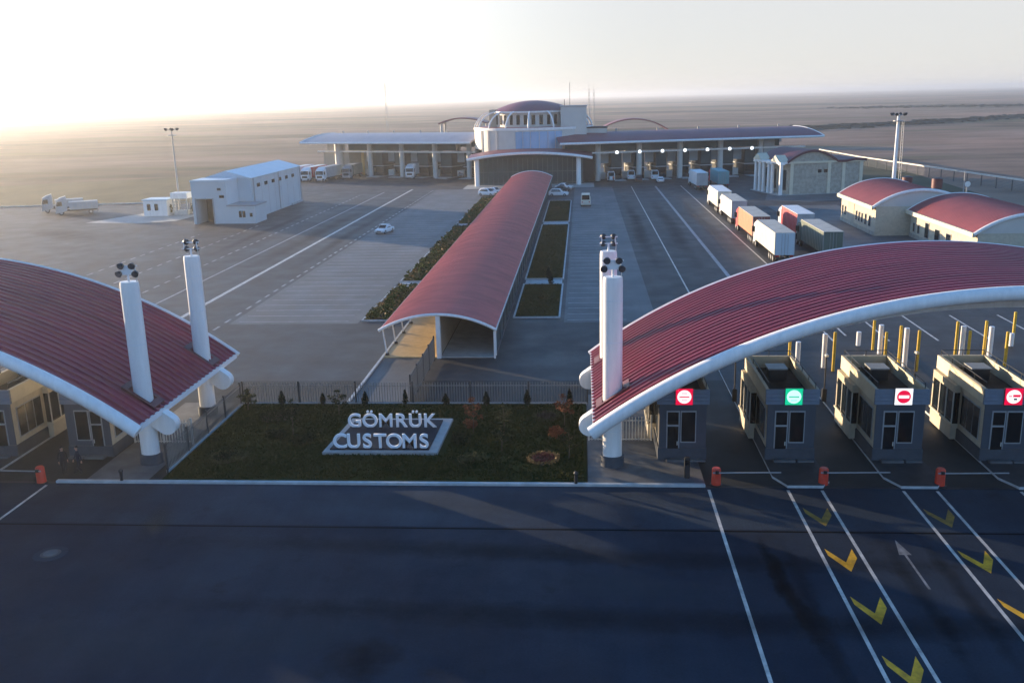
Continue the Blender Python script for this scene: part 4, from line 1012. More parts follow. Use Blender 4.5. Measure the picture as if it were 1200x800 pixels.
def mast(x, y, h, label, ladder):
    t = thing('light_mast', label, 'mast', (x, y, 0), 0, 'tall floodlight masts')
    MB().tube([(0,0,0),(0,0,h)], [.42,.24] if ladder else [.22,.12], 12).build('pole', 'white_metal' if ladder else 'frame_metal', t, world=False, smooth=True)
    MB().cyl(0,0,0,.5,.8,.7,12).build('base', 'concrete', t, world=False)
    if ladder:
        mb = MB()
        for a in (.95, 1.35): mb.tube([(a,0,0),(a*.8,0,h-1)], .04, 5)
        for i in range(26): z = .4+i*(h-1.5)/26; mb.bar((.95-.19*z/h,0,z),(1.35-.27*z/h,0,z),.05)
        mb.build('ladder', 'pale_metal', t, world=False)
    hd = MB().box(-1.3,1.3,-.08,.08,h-.1,h).box(-.08,.08,-1.2,1.2,h-.1,h).cyl(0,0,h-1.2,h-1.05,.9,.9,14)
    hd = hd.build('head_frame', 'frame_metal', t, world=False)
    for i in range(6):
        a = i*math.pi/3; c = Vector((1.25*math.cos(a), 1.25*math.sin(a), h+.15)); d = Vector((math.cos(a), math.sin(a), -.6)).normalized()
        MB().tube([c-d*.12, c+d*.2], [.2,.32], 8).build('floodlight', 'dark_metal', t, world=False)
mast(59.0, 185, 17.2, 'thick white mast with ladder behind the red-roofed houses', True)
mast(-85.0, 194, 17.2, 'slender pale mast with floodlight cluster behind the kiosk', False)
def lattice(x, y, h, wd, label):
    t = thing('radio_mast', label, 'radio mast', (x, y, 0), 0, 'thin radio masts on the horizon'); mb = MB()
    c = [(wd*math.cos(2.094*i), wd*math.sin(2.094*i)) for i in range(3)]
    for a, b in c: mb.tube([(a,b,0),(a*.5,b*.5,h)], .09, 5)
    k = int(h/3)
    for i in range(k):
        for j in range(3):
            a = c[j]; b = c[(j+1)%3]; z0, z1 = i*3, i*3+3; s0, s1 = 1-.5*z0/h, 1-.5*z1/h
            mb.bar((a[0]*s0,a[1]*s0,z0),(b[0]*s1,b[1]*s1,z1),.07)
    mb.build('lattice', 'frame_metal', t, world=False); MB().tube([(0,0,h-.3),(0,0,h+3)], .06, 5).build('aerial', 'frame_metal', t, world=False)
lattice(-143, 700, 34, .9, 'thin radio mast on the hazy horizon left of the terminal')
lattice(3.6, 500, 25.5, .7, 'left of two thin masts behind the terminal tower'); lattice(6.0, 500, 25.0, .7, 'right of two thin masts behind the terminal tower')

# ------------------------------------------------------------------ pavilion and low buildings on the right
t = thing('pavilion', 'stone pavilion with white columns and dark wavy roof', 'pavilion', (44.4, 209.6, 0), R_(14))
k = dict(world=False)
B(.6, 17.6, .02, 13.6, .1, 6.7).build('wall', 'stone_block', t, **k)
B(.3, 17.9, -.25, 13.9, 6.7, 7.1).build('cornice', 'cream_parapet', t, **k)
B(-2.2, 18.2, -.6, 14.4, -.02, .12).build('base', 'concrete', t, **k)
for x in (.9, 9.6, 13.0, 17.1): B(x-.35, x+.35, -.12, .018, .1, 6.7).build('pilaster', 'cream_parapet', t, **k)
for x in (7.0, 8.4): B(x, x+.8, -.05, .018, 4.6, 5.3).build('window', 'dark_glass', t, **k)
g = [(.4, 7.1)]+[(.4+10.6*i/16, 7.1+2.15*math.sin(math.pi*i/16)) for i in range(17)][1:]
mb = MB().prism(g, 'y', .1, .35); mb.build('gable', 'stone_block', t, **k)
rp = [(-.2+11.6*i/16, 7.25+2.35*math.sin(math.pi*i/16)**.9) for i in range(17)]+[(13.2, 7.2), (15.5, 7.5), (18.2, 7.35)]
low = [(x, z-.5) for x, z in rp[::-1]]
mb = MB(); vs = []; fs = []; n = len(rp)
for yy in (-.35, 14.2):
    vs += [(x, yy, z) for x, z in rp]+[(x, yy, z-.5) for x, z in rp]
for i in range(n-1):
    fs += [(i, i+1, 2*n+i+1, 2*n+i), (n+i, 3*n+i, 3*n+i+1, n+i+1), (i, n+i, n+i+1, i+1), (2*n+i, 2*n+i+1, 3*n+i+1, 3*n+i)]
fs += [(0, 2*n, 3*n, n), (n-1, 2*n-1, 4*n-1, 3*n-1)]
mat('roof_dark', (0.085, 0.016, 0.026), 0.6, var=.15, scale=.4)
mb.add(vs, fs).build('roof', 'roof_dark', t, **k)
for y in (.3, 4.6, 6.4, 9.0, 11.0, 13.2):
    c = MB().cyl(-1.4, y, .12, 6.55, .42, .36, 14).build('column', 'white_paint', t, smooth=True, **k); B(-1.95, -.85, y-.55, y+.55, 6.5, 6.7).build('capital', 'white_paint', c, **k)
B(-1.9, .58, -.1, 13.7, 6.7, 7.12).build('entablature', 'white_paint', t, **k)
for y in (2.2, 11.4): MB().prism([(y-2.2, 7.13), (y+2.2, 7.13), (y, 8.5)], 'x', -2.1, .2).build('pediment', 'cream_parapet', t, **k)
for y in (2.6, 7.6, 12.0): B(.5, .595, y-.7, y+.7, .9, 5.2).build('doorway', 'dark_glass', t, **k)

def vault_house(x0, x1, y0, y1, ze, zc, label, wins):
    t = thing('vaulted_house', label, 'house', ((x0+x1)/2, (y0+y1)/2, 0), 0, 'cream houses with vaulted red roofs')
    B(x0, x1, y0, y1, -.02, ze).build('wall', 'cream_stone', t)
    g = [(p[0], p[1]) for p in arc_pts(x0, x1, ze+.001, zc-.25, 20)]
    MB().prism(g, 'y', y0, y0+.3).build('gable', 'terminal_white', t); MB().prism(g, 'y', y1-.3, y1).build('gable', 'terminal_white', t)
    r = ribbed_arch(x0-.5, x1+.5, ze, zc, y0+.15, y1+.4, 20, .6, .04, .1, .15).build('roof', ['roof_low', 'soffit'], t)
    pts = arc_pts(x0-.55, x1+.55, ze, zc+.03, 20)
    MB().tube([(p[0], y0-.1, p[1]-.1) for p in pts], .26, 8).build('gable_trim', 'white_paint', r, smooth=True); MB().tube([(p[0], y1+.4, p[1]-.1) for p in pts], .2, 8).build('gable_trim', 'white_paint', r)
    B(x0-.75, x0-.45, y0-.2, y1+.4, ze-.45, ze+.12).build('eave', 'cream_parapet', t); B(x0-.1, x0-.002, y0, y1, -.02, .6).build('plinth', 'stone_block', t)
    for (ya, yb, za, zb, kind) in wins:
        if kind == 'w':
            w_ = B(x0-.08, x0-.002, ya, yb, za, zb).build('window', 'frame_metal', t); B(x0-.1, x0-.081, ya+.1, yb-.1, za+.1, zb-.1).build('pane', 'dark_glass', w_)
        else: B(x0-.06, x0-.002, ya, yb, za, zb).build('porch', 'beige_wall', t)
vault_house(44.9, 58.4, 148, 167.5, 4.5, 7.0, 'farther cream house with vaulted red roof and narrow windows', [(166.0,166.8,1.2,2.8,'w'),(164.3,165.1,1.2,2.8,'w'),(159.5,163.2,.1,4.0,'p'),(157.6,158.4,1.2,2.8,'w'),(156,156.8,1.2,2.8,'w'),(154.4,155.2,1.2,2.8,'w'),(152.4,153.3,1.1,2.9,'w'),(150.2,151.2,1.1,2.9,'w')])
vault_house(50.0, 64.0, 122.5, 147.4, 3.9, 6.4, 'nearer cream house with vaulted red roof behind the right canopy', [(145.2,146.0,.9,2.3,'w'),(143.2,144.0,.9,2.3,'w'),(139.4,141.0,.7,3.0,'w'),(135.2,137.0,.9,2.6,'w'),(131,132.8,.9,2.6,'w')])
sheet('apron', rect(36.5, 50, 120, 190), 0.012, 'paving', 'paved strip before the cream houses')
# tanks and a dish behind the farther house
for x, y, lab in ((60.5, 182, 'dark red tank beside the thick white mast'), (64.5, 178, 'dark tank right of the thick white mast')):
    t = thing('storage_tank', lab, 'tank', (x, y, 0), 0, 'tanks behind the cream houses')
    MB().cyl(0,0,4.2,5.9,.95,.95,14).build('vessel', 'flashing', t, world=False, smooth=True); MB().cyl(0,0,5.9,6.1,.95,.4,14).build('lid', 'dark_metal', t, world=False)
    for a in range(4): MB().tube([(.75*math.cos(a*1.57),.75*math.sin(a*1.57),0),(.75*math.cos(a*1.57),.75*math.sin(a*1.57),4.25)], .1, 6).build('leg', 'dark_metal', t, world=False)
t = thing('satellite_dish', 'small white dish behind the red vaulted roof', 'dish', (67.5, 172, 0))
MB().tube([(0,0,0),(0,0,5.4)], .1, 6).build('pole', 'frame_metal', t, world=False); MB().tube([(0,.1,5.4),(0,-.05,5.4),(0,-.2,5.4)], [.15,.32,.5], 14).build('dish', 'white_paint', t, world=False, smooth=True)
t = thing('street_lamp', 'thin grey lamp post by the perimeter fence', 'lamp post', (68.5, 176, 0))
MB().tube([(0,0,0),(0,0,7.4)], [.12,.07], 8).build('pole', 'frame_metal', t, world=False); MB().bar((0,0,7.35),(-1.2,0,7.45),.08).build('arm', 'frame_metal', t, world=False); B(-1.6,-1.0,-.14,.14,7.4,7.5).build('lamp_head', 'frame_metal', t, world=False)
# perimeter fence
def wire_fence(pts, h, label, step=6.0):
    t = thing('perimeter_fence', label, 'fence', (*pts[0], 0))
    for (a, b) in zip(pts, pts[1:]):
        a3, b3 = Vector((*a, 0)), Vector((*b, 0)); n = max(1, int((b3-a3).length/step)); mb = MB()
        MB().bar(a3+Vector((0,0,h)), b3+Vector((0,0,h)), .28, .34).build('coping', 'pale_metal', t)
        for z in [h*.12*i for i in range(1, 8)]: mb.bar(a3+Vector((0,0,z)), b3+Vector((0,0,z)), .05)
        mb.build('wires', 'fence_metal', t)
        for i in range(n): c = a3+(b3-a3)*i/n; MB().bar(c, c+Vector((0,0,h)), .16).build('post', 'fence_metal', t)
wire_fence([(76,100),(93,205),(82,290),(80,330)], 2.6, 'long perimeter fence with pale coping on the right')
mb = MB().bar((-128,211.5,.12),(-101,214.5,.12),.5,.3).bar((-101,214.5,.12),(-92.5,208,.12),.5,.3); struct(mb.build('kerb', 'kerb_stone'), 'pale kerb at the far edge of the left yard', 'kerb')
mb = MB().bar((-190,205,.12),(-128,211.5,.12),.5,.3); struct(mb.build('kerb', 'kerb_stone'), 'pale kerb along the far left edge of the yard', 'kerb')

# dark reed belts out on the plain
def reeds(path, wd, h, n, label, seed):
    r = random.Random(seed); mb = MB()
    for _ in range(n):
        i = r.randrange(len(path)-1); u = r.random(); x = path[i][0]+(path[i+1][0]-path[i][0])*u+r.gauss(0, wd); y = path[i][1]+(path[i+1][1]-path[i][1])*u+r.gauss(0, wd)
        q = Vector((x, y, h*r.uniform(.2, .8))); a = Vector((r.uniform(1.5, 4), r.uniform(-1, 1), r.uniform(-.3, .3))); b = Vector((r.uniform(-.4, .4), r.uniform(-1.5, 1.5), h*r.uniform(.3, .6)))
        mb.add([q-a-b*.4, q+a-b*.5, q+a*.6+b, q-a*.7+b*.9], [(0,1,2,3)])
    tag(mb.build('reed_bed', 'reeds'), label, 'reeds', kind='stuff')
mat('reeds', (0.085, 0.085, 0.072), 0.95, var=.3, scale=.05, spec=0.05)
reeds([(120,560),(174,606),(232,642),(312,712),(430,790)], 9, 1.3, 1000, 'long dark reed belt crossing the plain on the right', 1)
reeds([(322,1178),(420,1130),(520,1080)], 22, 1.5, 500, 'distant green reed belt near the right horizon', 3)

# ------------------------------------------------------------------ vehicles
def wheel(mb_t, t, x, y, r, wd, name='wheel'):
    o = MB().tube([(x-wd/2, y, r), (x+wd/2, y, r)], r, 16).build(name, 'black_rubber', t, world=False)
    for s in (-1, 1): MB().tube([(x+s*wd/2, y, r), (x+s*(wd/2+.02), y, r)], r*.55, 10).build('rim', 'frame_metal', o, world=False)
def loft(mb, secs):
    """secs: list of (y, [(x,z)...]) rings"""
    k = len(secs[0][1]); vs = [(x, y, z) for y, ring in secs for x, z in ring]; fs = []
    for i in range(len(secs)-1):
        for j in range(k): fs.append((i*k+j, i*k+(j+1)%k, (i+1)*k+(j+1)%k, (i+1)*k+j))
    fs += [tuple(range(k-1,-1,-1)), tuple(range((len(secs)-1)*k, len(secs)*k))]
    return mb.add(vs, fs)
def car(name, label, cat, x, y, rz, paint, kind='sedan', group=None):
    """front faces local -y"""
    t = thing(name, label, cat, (x, y, 0), rz, group)
    hgt, ln = {'sedan': (1.46, 4.5), 'suv': (1.72, 4.6), 'van': (2.45, 5.4)}[kind]; h2 = ln/2; w2 = .9 if kind != 'van' else 1.0
    belt = hgt*.60 if kind != 'van' else 1.25
    def ring(wd, z0, z1): return [(-wd*.94, z0), (wd*.94, z0), (wd, z0+.2), (wd, z1-.12), (wd*.9, z1), (-wd*.9, z1), (-wd, z1-.12), (-wd, z0+.2)]
    mb = MB()
    if kind == 'van': loft(mb, [(-h2, ring(w2*.86, .35, .9)), (-h2+.12, ring(w2*.97, .3, 1.05)), (-h2+.9, ring(w2, .3, 1.3)), (h2-.1, ring(w2, .3, belt+.02)), (h2, ring(w2*.97, .4, belt))])
    else: loft(mb, [(-h2, ring(w2*.8, .38, belt*.72)), (-h2+.15, ring(w2*.95, .28, belt*.84)), (-h2+1.25, ring(w2, .25, belt)), (h2-.9, ring(w2, .25, belt)), (h2-.12, ring(w2*.96, .28, belt*.96)), (h2, ring(w2*.82, .4, belt*.8))])
    mb.build('body', paint, t, world=False, smooth=True)
    def cr(wd, z0, z1): return [(-wd, z0), (wd, z0), (wd*.99, z0+(z1-z0)*.5), (wd*.86, z1-.05), (wd*.78, z1), (-wd*.78, z1), (-wd*.86, z1-.05), (-wd*.99, z0+(z1-z0)*.5)]
    if kind == 'van': st = [(-h2+.75, .9*w2, 1.25, 1.3), (-h2+1.35, .96*w2, 1.25, 2.35), (-h2+1.7, .98*w2, 1.25, hgt), (h2-.1, .98*w2, 1.25, hgt), (h2-.02, .96*w2, 1.25, hgt-.08)]
    elif kind == 'suv': st = [(-h2+1.05, .9*w2, belt-.02, belt+.02), (-h2+1.85, .9*w2, belt-.02, hgt-.06), (-h2+2.3, .9*w2, belt-.02, hgt), (h2-.7, .9*w2, belt-.02, hgt-.03), (h2-.12, .88*w2, belt-.02, belt+.08)]
    else: st = [(-h2+1.2, .88*w2, belt-.02, belt+.02), (-h2+2.0, .88*w2, belt-.02, hgt-.05), (-h2+2.5, .88*w2, belt-.02, hgt), (h2-1.4, .88*w2, belt-.02, hgt-.05), (h2-.6, .86*w2, belt-.02, belt+.03)]
    loft(MB(), [(y, cr(wd, a, b)) for y, wd, a, b in st]).build('cabin', paint, t, world=False, smooth=True)
    g = dict(world=False)
    ws, wm = st[0], st[1]
    def quad(name, pts, m='dark_glass'):
        pts = [Vector(p) for p in pts]; nrm = (pts[1]-pts[0]).cross(pts[2]-pts[0]).normalized()*.015
        MB().add([p+nrm for p in pts]+[p-nrm*2 for p in pts], [(0,1,2,3),(7,6,5,4),(0,4,5,1),(1,5,6,2),(2,6,7,3),(3,7,4,0)]).build(name, m, t, **g)
    quad('windscreen', [(-wm[1]*.82, ws[0]+.05, ws[3]+.02), (wm[1]*.82, ws[0]+.05, ws[3]+.02), (wm[1]*.76, wm[0]-.03, wm[3]-.02), (-wm[1]*.76, wm[0]-.03, wm[3]-.02)])
    re_, rm = st[-1], st[-2]
    zlo = re_[3]+.02 if kind != 'van' else 1.4
    quad('rear_window', [(rm[1]*.8, re_[0]+.01, zlo), (-rm[1]*.8, re_[0]+.01, zlo), (-rm[1]*.74, (rm[0] if kind != 'van' else re_[0])+.03, rm[3]-.1), (rm[1]*.74, (rm[0] if kind != 'van' else re_[0])+.03, rm[3]-.1)])
    for s in (-1, 1):
        y0, y1 = st[1][0]+.1, st[-2][0]-.05; xx = s*(st[2][1]*1.0+.004); z0 = belt+.03; z1 = hgt-.16
        quad('side_window', [(xx, y0-.35, z0), (xx, y1+.1, z0), (xx*.9, y1-.15, z1), (xx*.9, y0+.1, z1)])
        B(min(s*w2*.55, s*w2*.8), max(s*w2*.55, s*w2*.8), -h2-.02, -h2+.14, belt*.62, belt*.75).build('headlight', 'light_panel', t, **g)
        B(min(s*w2*.6, s*w2*.84), max(s*w2*.6, s*w2*.84), h2-.12, h2+.02, belt*.66, belt*.82).build('tail_light', 'lamp_red', t, **g)
        for yy in (-h2+.85, h2-.85): wheel(None, t, s*(w2-.09), yy, .33, .2)
    B(-w2*.45, w2*.45, -h2-.02, -h2+.05, .42, .62).build('grille', 'dark_metal', t, **g)
    return t
def truck(name, label, x, y, rz, cabp, boxp, roofp='roof_dust', ln=13.4, trailer=True, group=None, rear=None, cat='truck', open_top=False):
    """origin at the rear of the load, front faces local +y"""
    t = thing(name, label, cat, (x, y, 0), rz, group); g = dict(world=False)
    if not trailer: ln = min(ln, 7.5)
    lo, hi = 1.1, (4.0 if not open_top else 2.6)
    tr = B(-1.27, 1.27, .06, ln, lo, hi-.03).build('trailer_box', boxp, t, **g)
    if open_top:
        MB().box(-1.3,1.3,.0,ln+.05,hi-.03,hi+.08).build('top_rail', 'frame_metal', tr, **g)
    else:
        MB().box(-1.29,1.29,.0,ln+.03,hi-.03,hi+.03).build('roof_cover', roofp, tr, **g)
    B(-1.3,1.3,-.03,.058,lo-.02,hi-.02).build('rear_doors', rear or boxp, tr, **g)
    mb = MB()
    for xx in (-1.28, -.03, 1.22): mb.box(xx, xx+.06, -.06, -.031, lo, hi-.05)
    for xx in (-.4, .4): mb.tube([(xx,-.06,lo+.1),(xx,-.06,hi-.15)], .025, 5)
    mb.build('door_bars', 'frame_metal', tr, **g)
    mb = MB()
    for s in (-1, 1):
        for i in range(int(ln/.9)): yy = .3+.9*i; mb.box(min(s*1.271,s*1.287), max(s*1.271,s*1.287), yy, yy+.06, lo+.1, hi-.1)
    mb.build('side_straps', roofp, tr, **g)
    MB().box(-.5,-.3,.2,ln+1.5,.7,lo).box(.3,.5,.2,ln+1.5,.7,lo).box(-1.1,1.1,.0,.15,.5,.75).build('chassis', 'chassis', t, **g)
    for s in (-1,1):
        B(min(s*.7,s*1.15),max(s*.7,s*1.15),-.07,-.031,.85,1.05).build('tail_light', 'lamp_red', t, **g); B(min(s*.75,s*1.2),max(s*.75,s*1.2),.2,.24,.25,.85).build('mud_flap', 'black_rubber', t, **g)
    for yy in ((1.2, 2.5, 3.8) if trailer else (1.5,)):
        for s in (-1,1): wheel(None, t, s*1.08, yy, .5, .36)
    c0 = ln+.45; tyres = (c0+.2, c0+2.6-.6) if trailer else (c0+1.2,)
    def sec(wd, z0, z1): return [(-wd, z0), (wd, z0), (wd, z1-.15), (wd*.9, z1), (-wd*.9, z1), (-wd, z1-.15)]
    cb = loft(MB(), [(c0, sec(1.22, .95, 3.5)), (c0+1.2, sec(1.24, .6, 3.6)), (c0+1.95, sec(1.24, .5, 3.25)), (c0+2.2, sec(1.2, .45, 2.0)), (c0+2.25, sec(1.15, .45, 1.3))]).build('cab', cabp, t, **g)
    def q(name, pts, m='dark_glass'):
        pts = [Vector(p) for p in pts]; nrm = (pts[1]-pts[0]).cross(pts[2]-pts[0]).normalized()*.02
        MB().add([p+nrm for p in pts]+[p-nrm for p in pts], [(0,1,2,3),(7,6,5,4),(0,4,5,1),(1,5,6,2),(2,6,7,3),(3,7,4,0)]).build(name, m, cb, **g)
    q('windscreen', [(1.1,c0+2.21,2.0),(-1.1,c0+2.21,2.0),(-1.08,c0+2.0,3.0),(1.08,c0+2.0,3.0)])
    for s in (-1,1):
        q('side_window', [(s*1.245,c0+.9,2.0),(s*1.245,c0+1.9,2.0),(s*1.245,c0+1.75,2.85),(s*1.245,c0+.9,2.9)])
        B(min(s*1.25,s*1.5),max(s*1.25,s*1.5),c0+1.9,c0+2.0,2.0,2.8).build('mirror', 'dark_metal', cb, **g)
        B(min(s*.7,s*1.1),max(s*.7,s*1.1),c0+2.24,c0+2.3,.75,1.0).build('headlight', 'light_panel', cb, **g)
        for yy in tyres: wheel(None, t, s*1.05, yy, .5, .36)
    B(-.8,.8,c0+2.25,c0+2.3,1.05,1.7).build('grille', 'dark_metal', cb, **g); B(-1.2,1.2,c0+2.2,c0+2.36,.4,.72).build('bumper', 'frame_metal', cb, **g)
    MB().add([(-1.1,c0+.1,3.5),(1.1,c0+.1,3.5),(1.0,c0+1.4,3.6),(-1.0,c0+1.4,3.6),(-1.05,c0+.1,3.95),(1.05,c0+.1,3.95)],[(0,1,2,3),(0,4,5,1),(4,3,2,5),(0,3,4),(1,5,2)]).build('air_deflector', cabp, cb, **g)
    return t
TG = 'trucks queuing on the right'
truck('articulated_truck', 'cream trailer at the head of the queue of trucks on the right', 26.7, 180.0, 0, 'car_white', 'tarp_cream', 'tarp_white', 12.8, group=TG)
truck('articulated_truck', 'pale trailer second from the head of the queue, grey rear', 26.75, 163.3, 0, 'car_white', 'tarp_white', 'roof_dust', 12.4, group=TG, rear='tarp_grey')
truck('articulated_truck', 'orange-red trailer in the queue of trucks', 26.6, 142.0, 0, 'tarp_red', 'tarp_orange', 'roof_dust', 13.4, group=TG, rear='flashing')
truck('articulated_truck', 'cream trailer with pale blue rear doors, last in the queue', 26.5, 124.8, 0, 'car_white', 'tarp_cream', 'roof_dust', 13.6, group=TG, rear='hall_roof')
truck('articulated_truck', 'red trailer with white roof beside the queue', 33.6, 144.4, 0, 'car_white', 'tarp_red', 'tarp_white', 11.6, group=TG, rear='tarp_grey')
truck('articulated_truck', 'dark green trailer nearest the right canopy', 32.8, 125.2, 0, 'tarp_green', 'tarp_green', 'roof_dust', 13.0, group=TG)
truck('articulated_truck', 'white trailer stopped at the lanes of the right wing', 27.9, 223.6, R_(2), 'car_white', 'tarp_white', 'tarp_white', 11.5, group=TG, rear='tarp_grey')
truck('articulated_truck', 'teal trailer stopped at the lanes beside a white one', 33.2, 226.5, R_(2), 'tarp_red', 'tarp_teal', 'tarp_teal', 11.5, group=TG)
LG = 'trucks on the left'
truck('dump_truck', 'grey dump truck with pale cab, standing far left in front', -104.5, 196.9, R_(118), 'tarp_grey', 'tarp_grey', ln=5.6, trailer=False, group=LG, open_top=True)
truck('dump_truck', 'hazy dump truck farther left, half behind another', -110.5, 202.0, R_(118), 'tarp_grey', 'tarp_grey', ln=5.6, trailer=False, group=LG, open_top=True)
for x, y, c, b, lab in ((-72.6, 279, 'car_white', 'tarp_grey', 'white-cabbed truck with grey box, rightmost of the parked row'), (-77.2, 280, 'car_white', 'tarp_red', 'white-cabbed truck with red box in the parked row by the hall'),
        (-81.6, 281.5, 'tarp_teal', 'tarp_white', 'teal-cabbed truck with white box nearest the hall in the parked row')):
    truck('articulated_truck', lab, x, y, R_(172), c, b, 'tarp_white' if b != 'tarp_grey' else 'tarp_grey', 11.0, group=LG)
truck('articulated_truck', 'dark truck at the end of the parked row by the left wing wall', -67.5, 284, R_(172), 'car_grey', 'tarp_green', 'tarp_grey', 8.0, trailer=False, group=LG)
truck('box_truck', 'small white truck leaving the left wing', -48.9, 279, R_(176), 'car_white', 'tarp_white', 'tarp_white', 6.0, trailer=False, group=LG)
CG = 'cars in the yard'
car('car', 'white car driving alone in the left yard', 'car', -34.0, 159.2, R_(-14), 'car_white', 'sedan', CG)
car('minibus', 'cream minibus driving away in the right yard', 'minibus', .7, 196.5, R_(180), 'tarp_cream', 'van', CG)
car('car', 'white off-roader parked left of the gallery end, nearer one', 'car', -22.0, 219.5, R_(60), 'car_white', 'suv', CG)
car('car', 'white car parked behind another left of the gallery end', 'car', -20.8, 224.5, R_(60), 'car_white', 'sedan', CG)
car('car', 'white car parked right of the gallery end, nearer one', 'car', -5.4, 215.8, R_(85), 'car_white', 'suv', CG)
car('car', 'white car parked farther back right of the gallery end', 'car', -4.4, 232.5, R_(70), 'car_white', 'sedan', CG)
car('car', 'dark car parked between two white ones right of the gallery', 'car', -4.8, 226.0, R_(80), 'car_dark', 'sedan', CG)
car('car', 'dark car leaving the left wing beside the glass hall', 'car', -35.0, 274.5, R_(0), 'car_grey', 'suv', CG)
car('car', 'dark car waiting in a lane of the right wing', 'car', 14.6, 249.6, R_(180), 'car_dark', 'suv', CG)
car('car', 'low white car in a lane of the right wing', 'car', 20.0, 246.5, R_(180), 'car_white', 'sedan', CG)
car('van', 'white van in the first lane of the right wing', 'van', 7.6, 253.5, R_(180), 'car_white', 'van', CG)
car('van', 'white van in the second lane of the right wing', 'van', 13.0, 256.5, R_(180), 'car_white', 'van', CG)
car('van', 'white van in the third lane of the right wing', 'van', 19.2, 255.5, R_(180), 'car_white', 'van', CG)
for x, y, b, lab in ((-128, 520, 'tarp_white', 'white truck far out on the plain, leftmost'), (-118, 522, 'tarp_cream', 'cream truck far out behind the left wing'), (-110, 519, 'tarp_orange', 'orange truck far out behind the left wing'), (-101, 523, 'tarp_red', 'red truck far out behind the left wing')):
    truck('articulated_truck', lab, x, y, R_(96), 'car_white', b, 'tarp_white', 8, trailer=False, group='trucks far out on the plain')

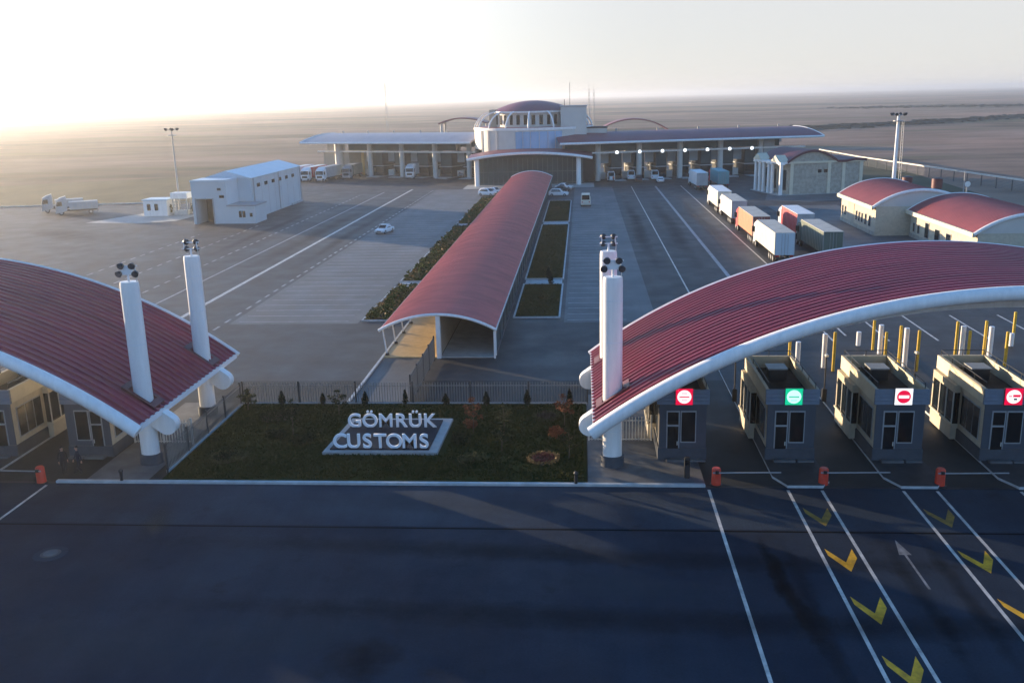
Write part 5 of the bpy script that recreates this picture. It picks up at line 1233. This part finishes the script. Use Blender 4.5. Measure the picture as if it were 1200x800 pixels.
# ------------------------------------------------------------------ people
def person(x, y, z, rz, label, top, legs, seed, pose='stand'):
    """one continuous skinned body; faces local -y"""
    r = random.Random(seed); st = .16 if pose == 'walk' else .05
    V = {'pel': (0,0,.95,.14,.105), 'bel': (0,0,1.10,.145,.105), 'che': (0,-.01,1.32,.165,.115), 'col': (0,0,1.46,.10,.08), 'nec': (0,-.01,1.54,.052,.052), 'hd0': (0,-.02,1.62,.075,.085), 'hd1': (0,-.02,1.72,.078,.09), 'hd2': (0,-.01,1.77,.045,.055)}
    for s, n in ((-1,'l'), (1,'r')):
        f = s*st
        V.update({'hip'+n: (s*.095,0,.90,.09,.09), 'kne'+n: (s*.10,-.02-f*.5,.49,.062,.062), 'ank'+n: (s*.105,f*.9,.09,.045,.045), 'toe'+n: (s*.12,f*.9-.17,.045,.042,.035),
            'sho'+n: (s*.19,0,1.42,.062,.06), 'elb'+n: (s*.25,.03+f*.6,1.14,.047,.047), 'wri'+n: (s*.26,-.03+f*1.1,.90,.034,.03), 'pal'+n: (s*.262,-.045+f*1.15,.83,.030,.04), 'thu'+n: (s*.24,-.11+f*1.15,.80,.012,.012)})
        for k in range(4):
            V['fa%d%s' % (k,n)] = (s*.265,-.085+.026*k+f*1.15,.775,.0105,.0105); V['fb%d%s' % (k,n)] = (s*.255,-.09+.026*k+f*1.15,(.715,.705,.708,.728)[k],.009,.009)
    E = [('pel','bel'),('bel','che'),('che','col'),('col','nec'),('nec','hd0'),('hd0','hd1'),('hd1','hd2')]
    for n in 'lr':
        E += [('pel','hip'+n),('hip'+n,'kne'+n),('kne'+n,'ank'+n),('ank'+n,'toe'+n),('col','sho'+n),('sho'+n,'elb'+n),('elb'+n,'wri'+n),('wri'+n,'pal'+n),('pal'+n,'thu'+n)]
        for k in range(4): E += [('pal'+n,'fa%d%s' % (k,n)),('fa%d%s' % (k,n),'fb%d%s' % (k,n))]
    ks = list(V); me = bpy.data.meshes.new('body'); me.from_pydata([V[k_][:3] for k_ in ks], [(ks.index(a), ks.index(b)) for a, b in E], [])
    ob = bpy.data.objects.new('body', me); COL.objects.link(ob)
    ob.modifiers.new('Skin', 'SKIN'); sv = me.skin_vertices[0].data
    for i, k_ in enumerate(ks): sv[i].radius = V[k_][3:5]; sv[i].use_root = (k_ == 'pel')
    ss = ob.modifiers.new('Sub', 'SUBSURF'); ss.levels = ss.render_levels = 1
    dg = bpy.context.evaluated_depsgraph_get(); dg.update(); m2 = bpy.data.meshes.new_from_object(ob.evaluated_get(dg)); bpy.data.objects.remove(ob)
    for m in (top, legs, 'skin', 'black_rubber'): m2.materials.append(MATS[m])
    for p in m2.polygons:
        c = p.center; p.use_smooth = True
        p.material_index = 2 if (c.z > 1.53 or (c.z < .91 and abs(c.x) > .215)) else (3 if c.z < .11 else (1 if c.z < .93 else 0))
    t = thing('person', label, 'person', (x, y, z), rz, 'people standing outdoors'); o = bpy.data.objects.new('body', m2); COL.objects.link(o); o.parent = t
    mb = MB().ball((0,-.005,1.735), .098, 10, .82); mb.v = [v for v in mb.v]; h = mb.build('hair', 'hair', t, world=False, smooth=True); h.location = (0,.018,.02)
    f = MB().ball((0,-.112,1.655), .018, 6, 1.3).build('nose', 'skin', t, world=False, smooth=True)
    for s in (-1,1): MB().ball((s*.033,-.098,1.69), .011, 6).build('eye', 'hair', t, world=False); MB().ball((s*.082,-.015,1.665), .022, 6, 1.4).build('ear', 'skin', t, world=False)
    B(-.025,.025,-.108,-.095,1.612,1.62).build('mouth', 'flashing', t, world=False)
person(-32.0, 52.0, .13, R_(40), 'person in dark clothes near the red barrier, left of two', 'cloth_dark', 'cloth_dark', 1)
person(-31.1, 52.1, .13, R_(-50), 'person in dark clothes before the unlit booth, right of two', 'cloth_navy', 'cloth_dark', 2, 'walk')
person(6.9, 248.6, .02, R_(20), 'person in dark clothes before the first lane of the right wing, left one', 'cloth_dark', 'cloth_dark', 3)
person(8.1, 248.3, .02, R_(-30), 'person in an orange top before the first lane of the right wing', 'cloth_vest', 'cloth_dark', 4)

# ------------------------------------------------------------------ haze
hm = bpy.data.materials.new('haze'); hm.use_nodes = True; ht = hm.node_tree; ht.nodes.clear()
pv = ht.nodes.new('ShaderNodeVolumePrincipled'); pv.inputs['Color'].default_value = (0.90, 0.915, 0.93, 1)
pv.inputs['Density'].default_value = HAZE_DENSITY; pv.inputs['Anisotropy'].default_value = HAZE_ANISO
ho = ht.nodes.new('ShaderNodeOutputMaterial'); ht.links.new(pv.outputs[0], ho.inputs['Volume'])
MATS['haze'] = hm
hz = B(-FARG-500, FARG+500, -900, FARG+500, -1.1, 42).build('haze', 'haze'); tag(hz, 'pale morning haze lying over the plain', 'haze', kind='stuff'); hz['kind'] = 'stuff'
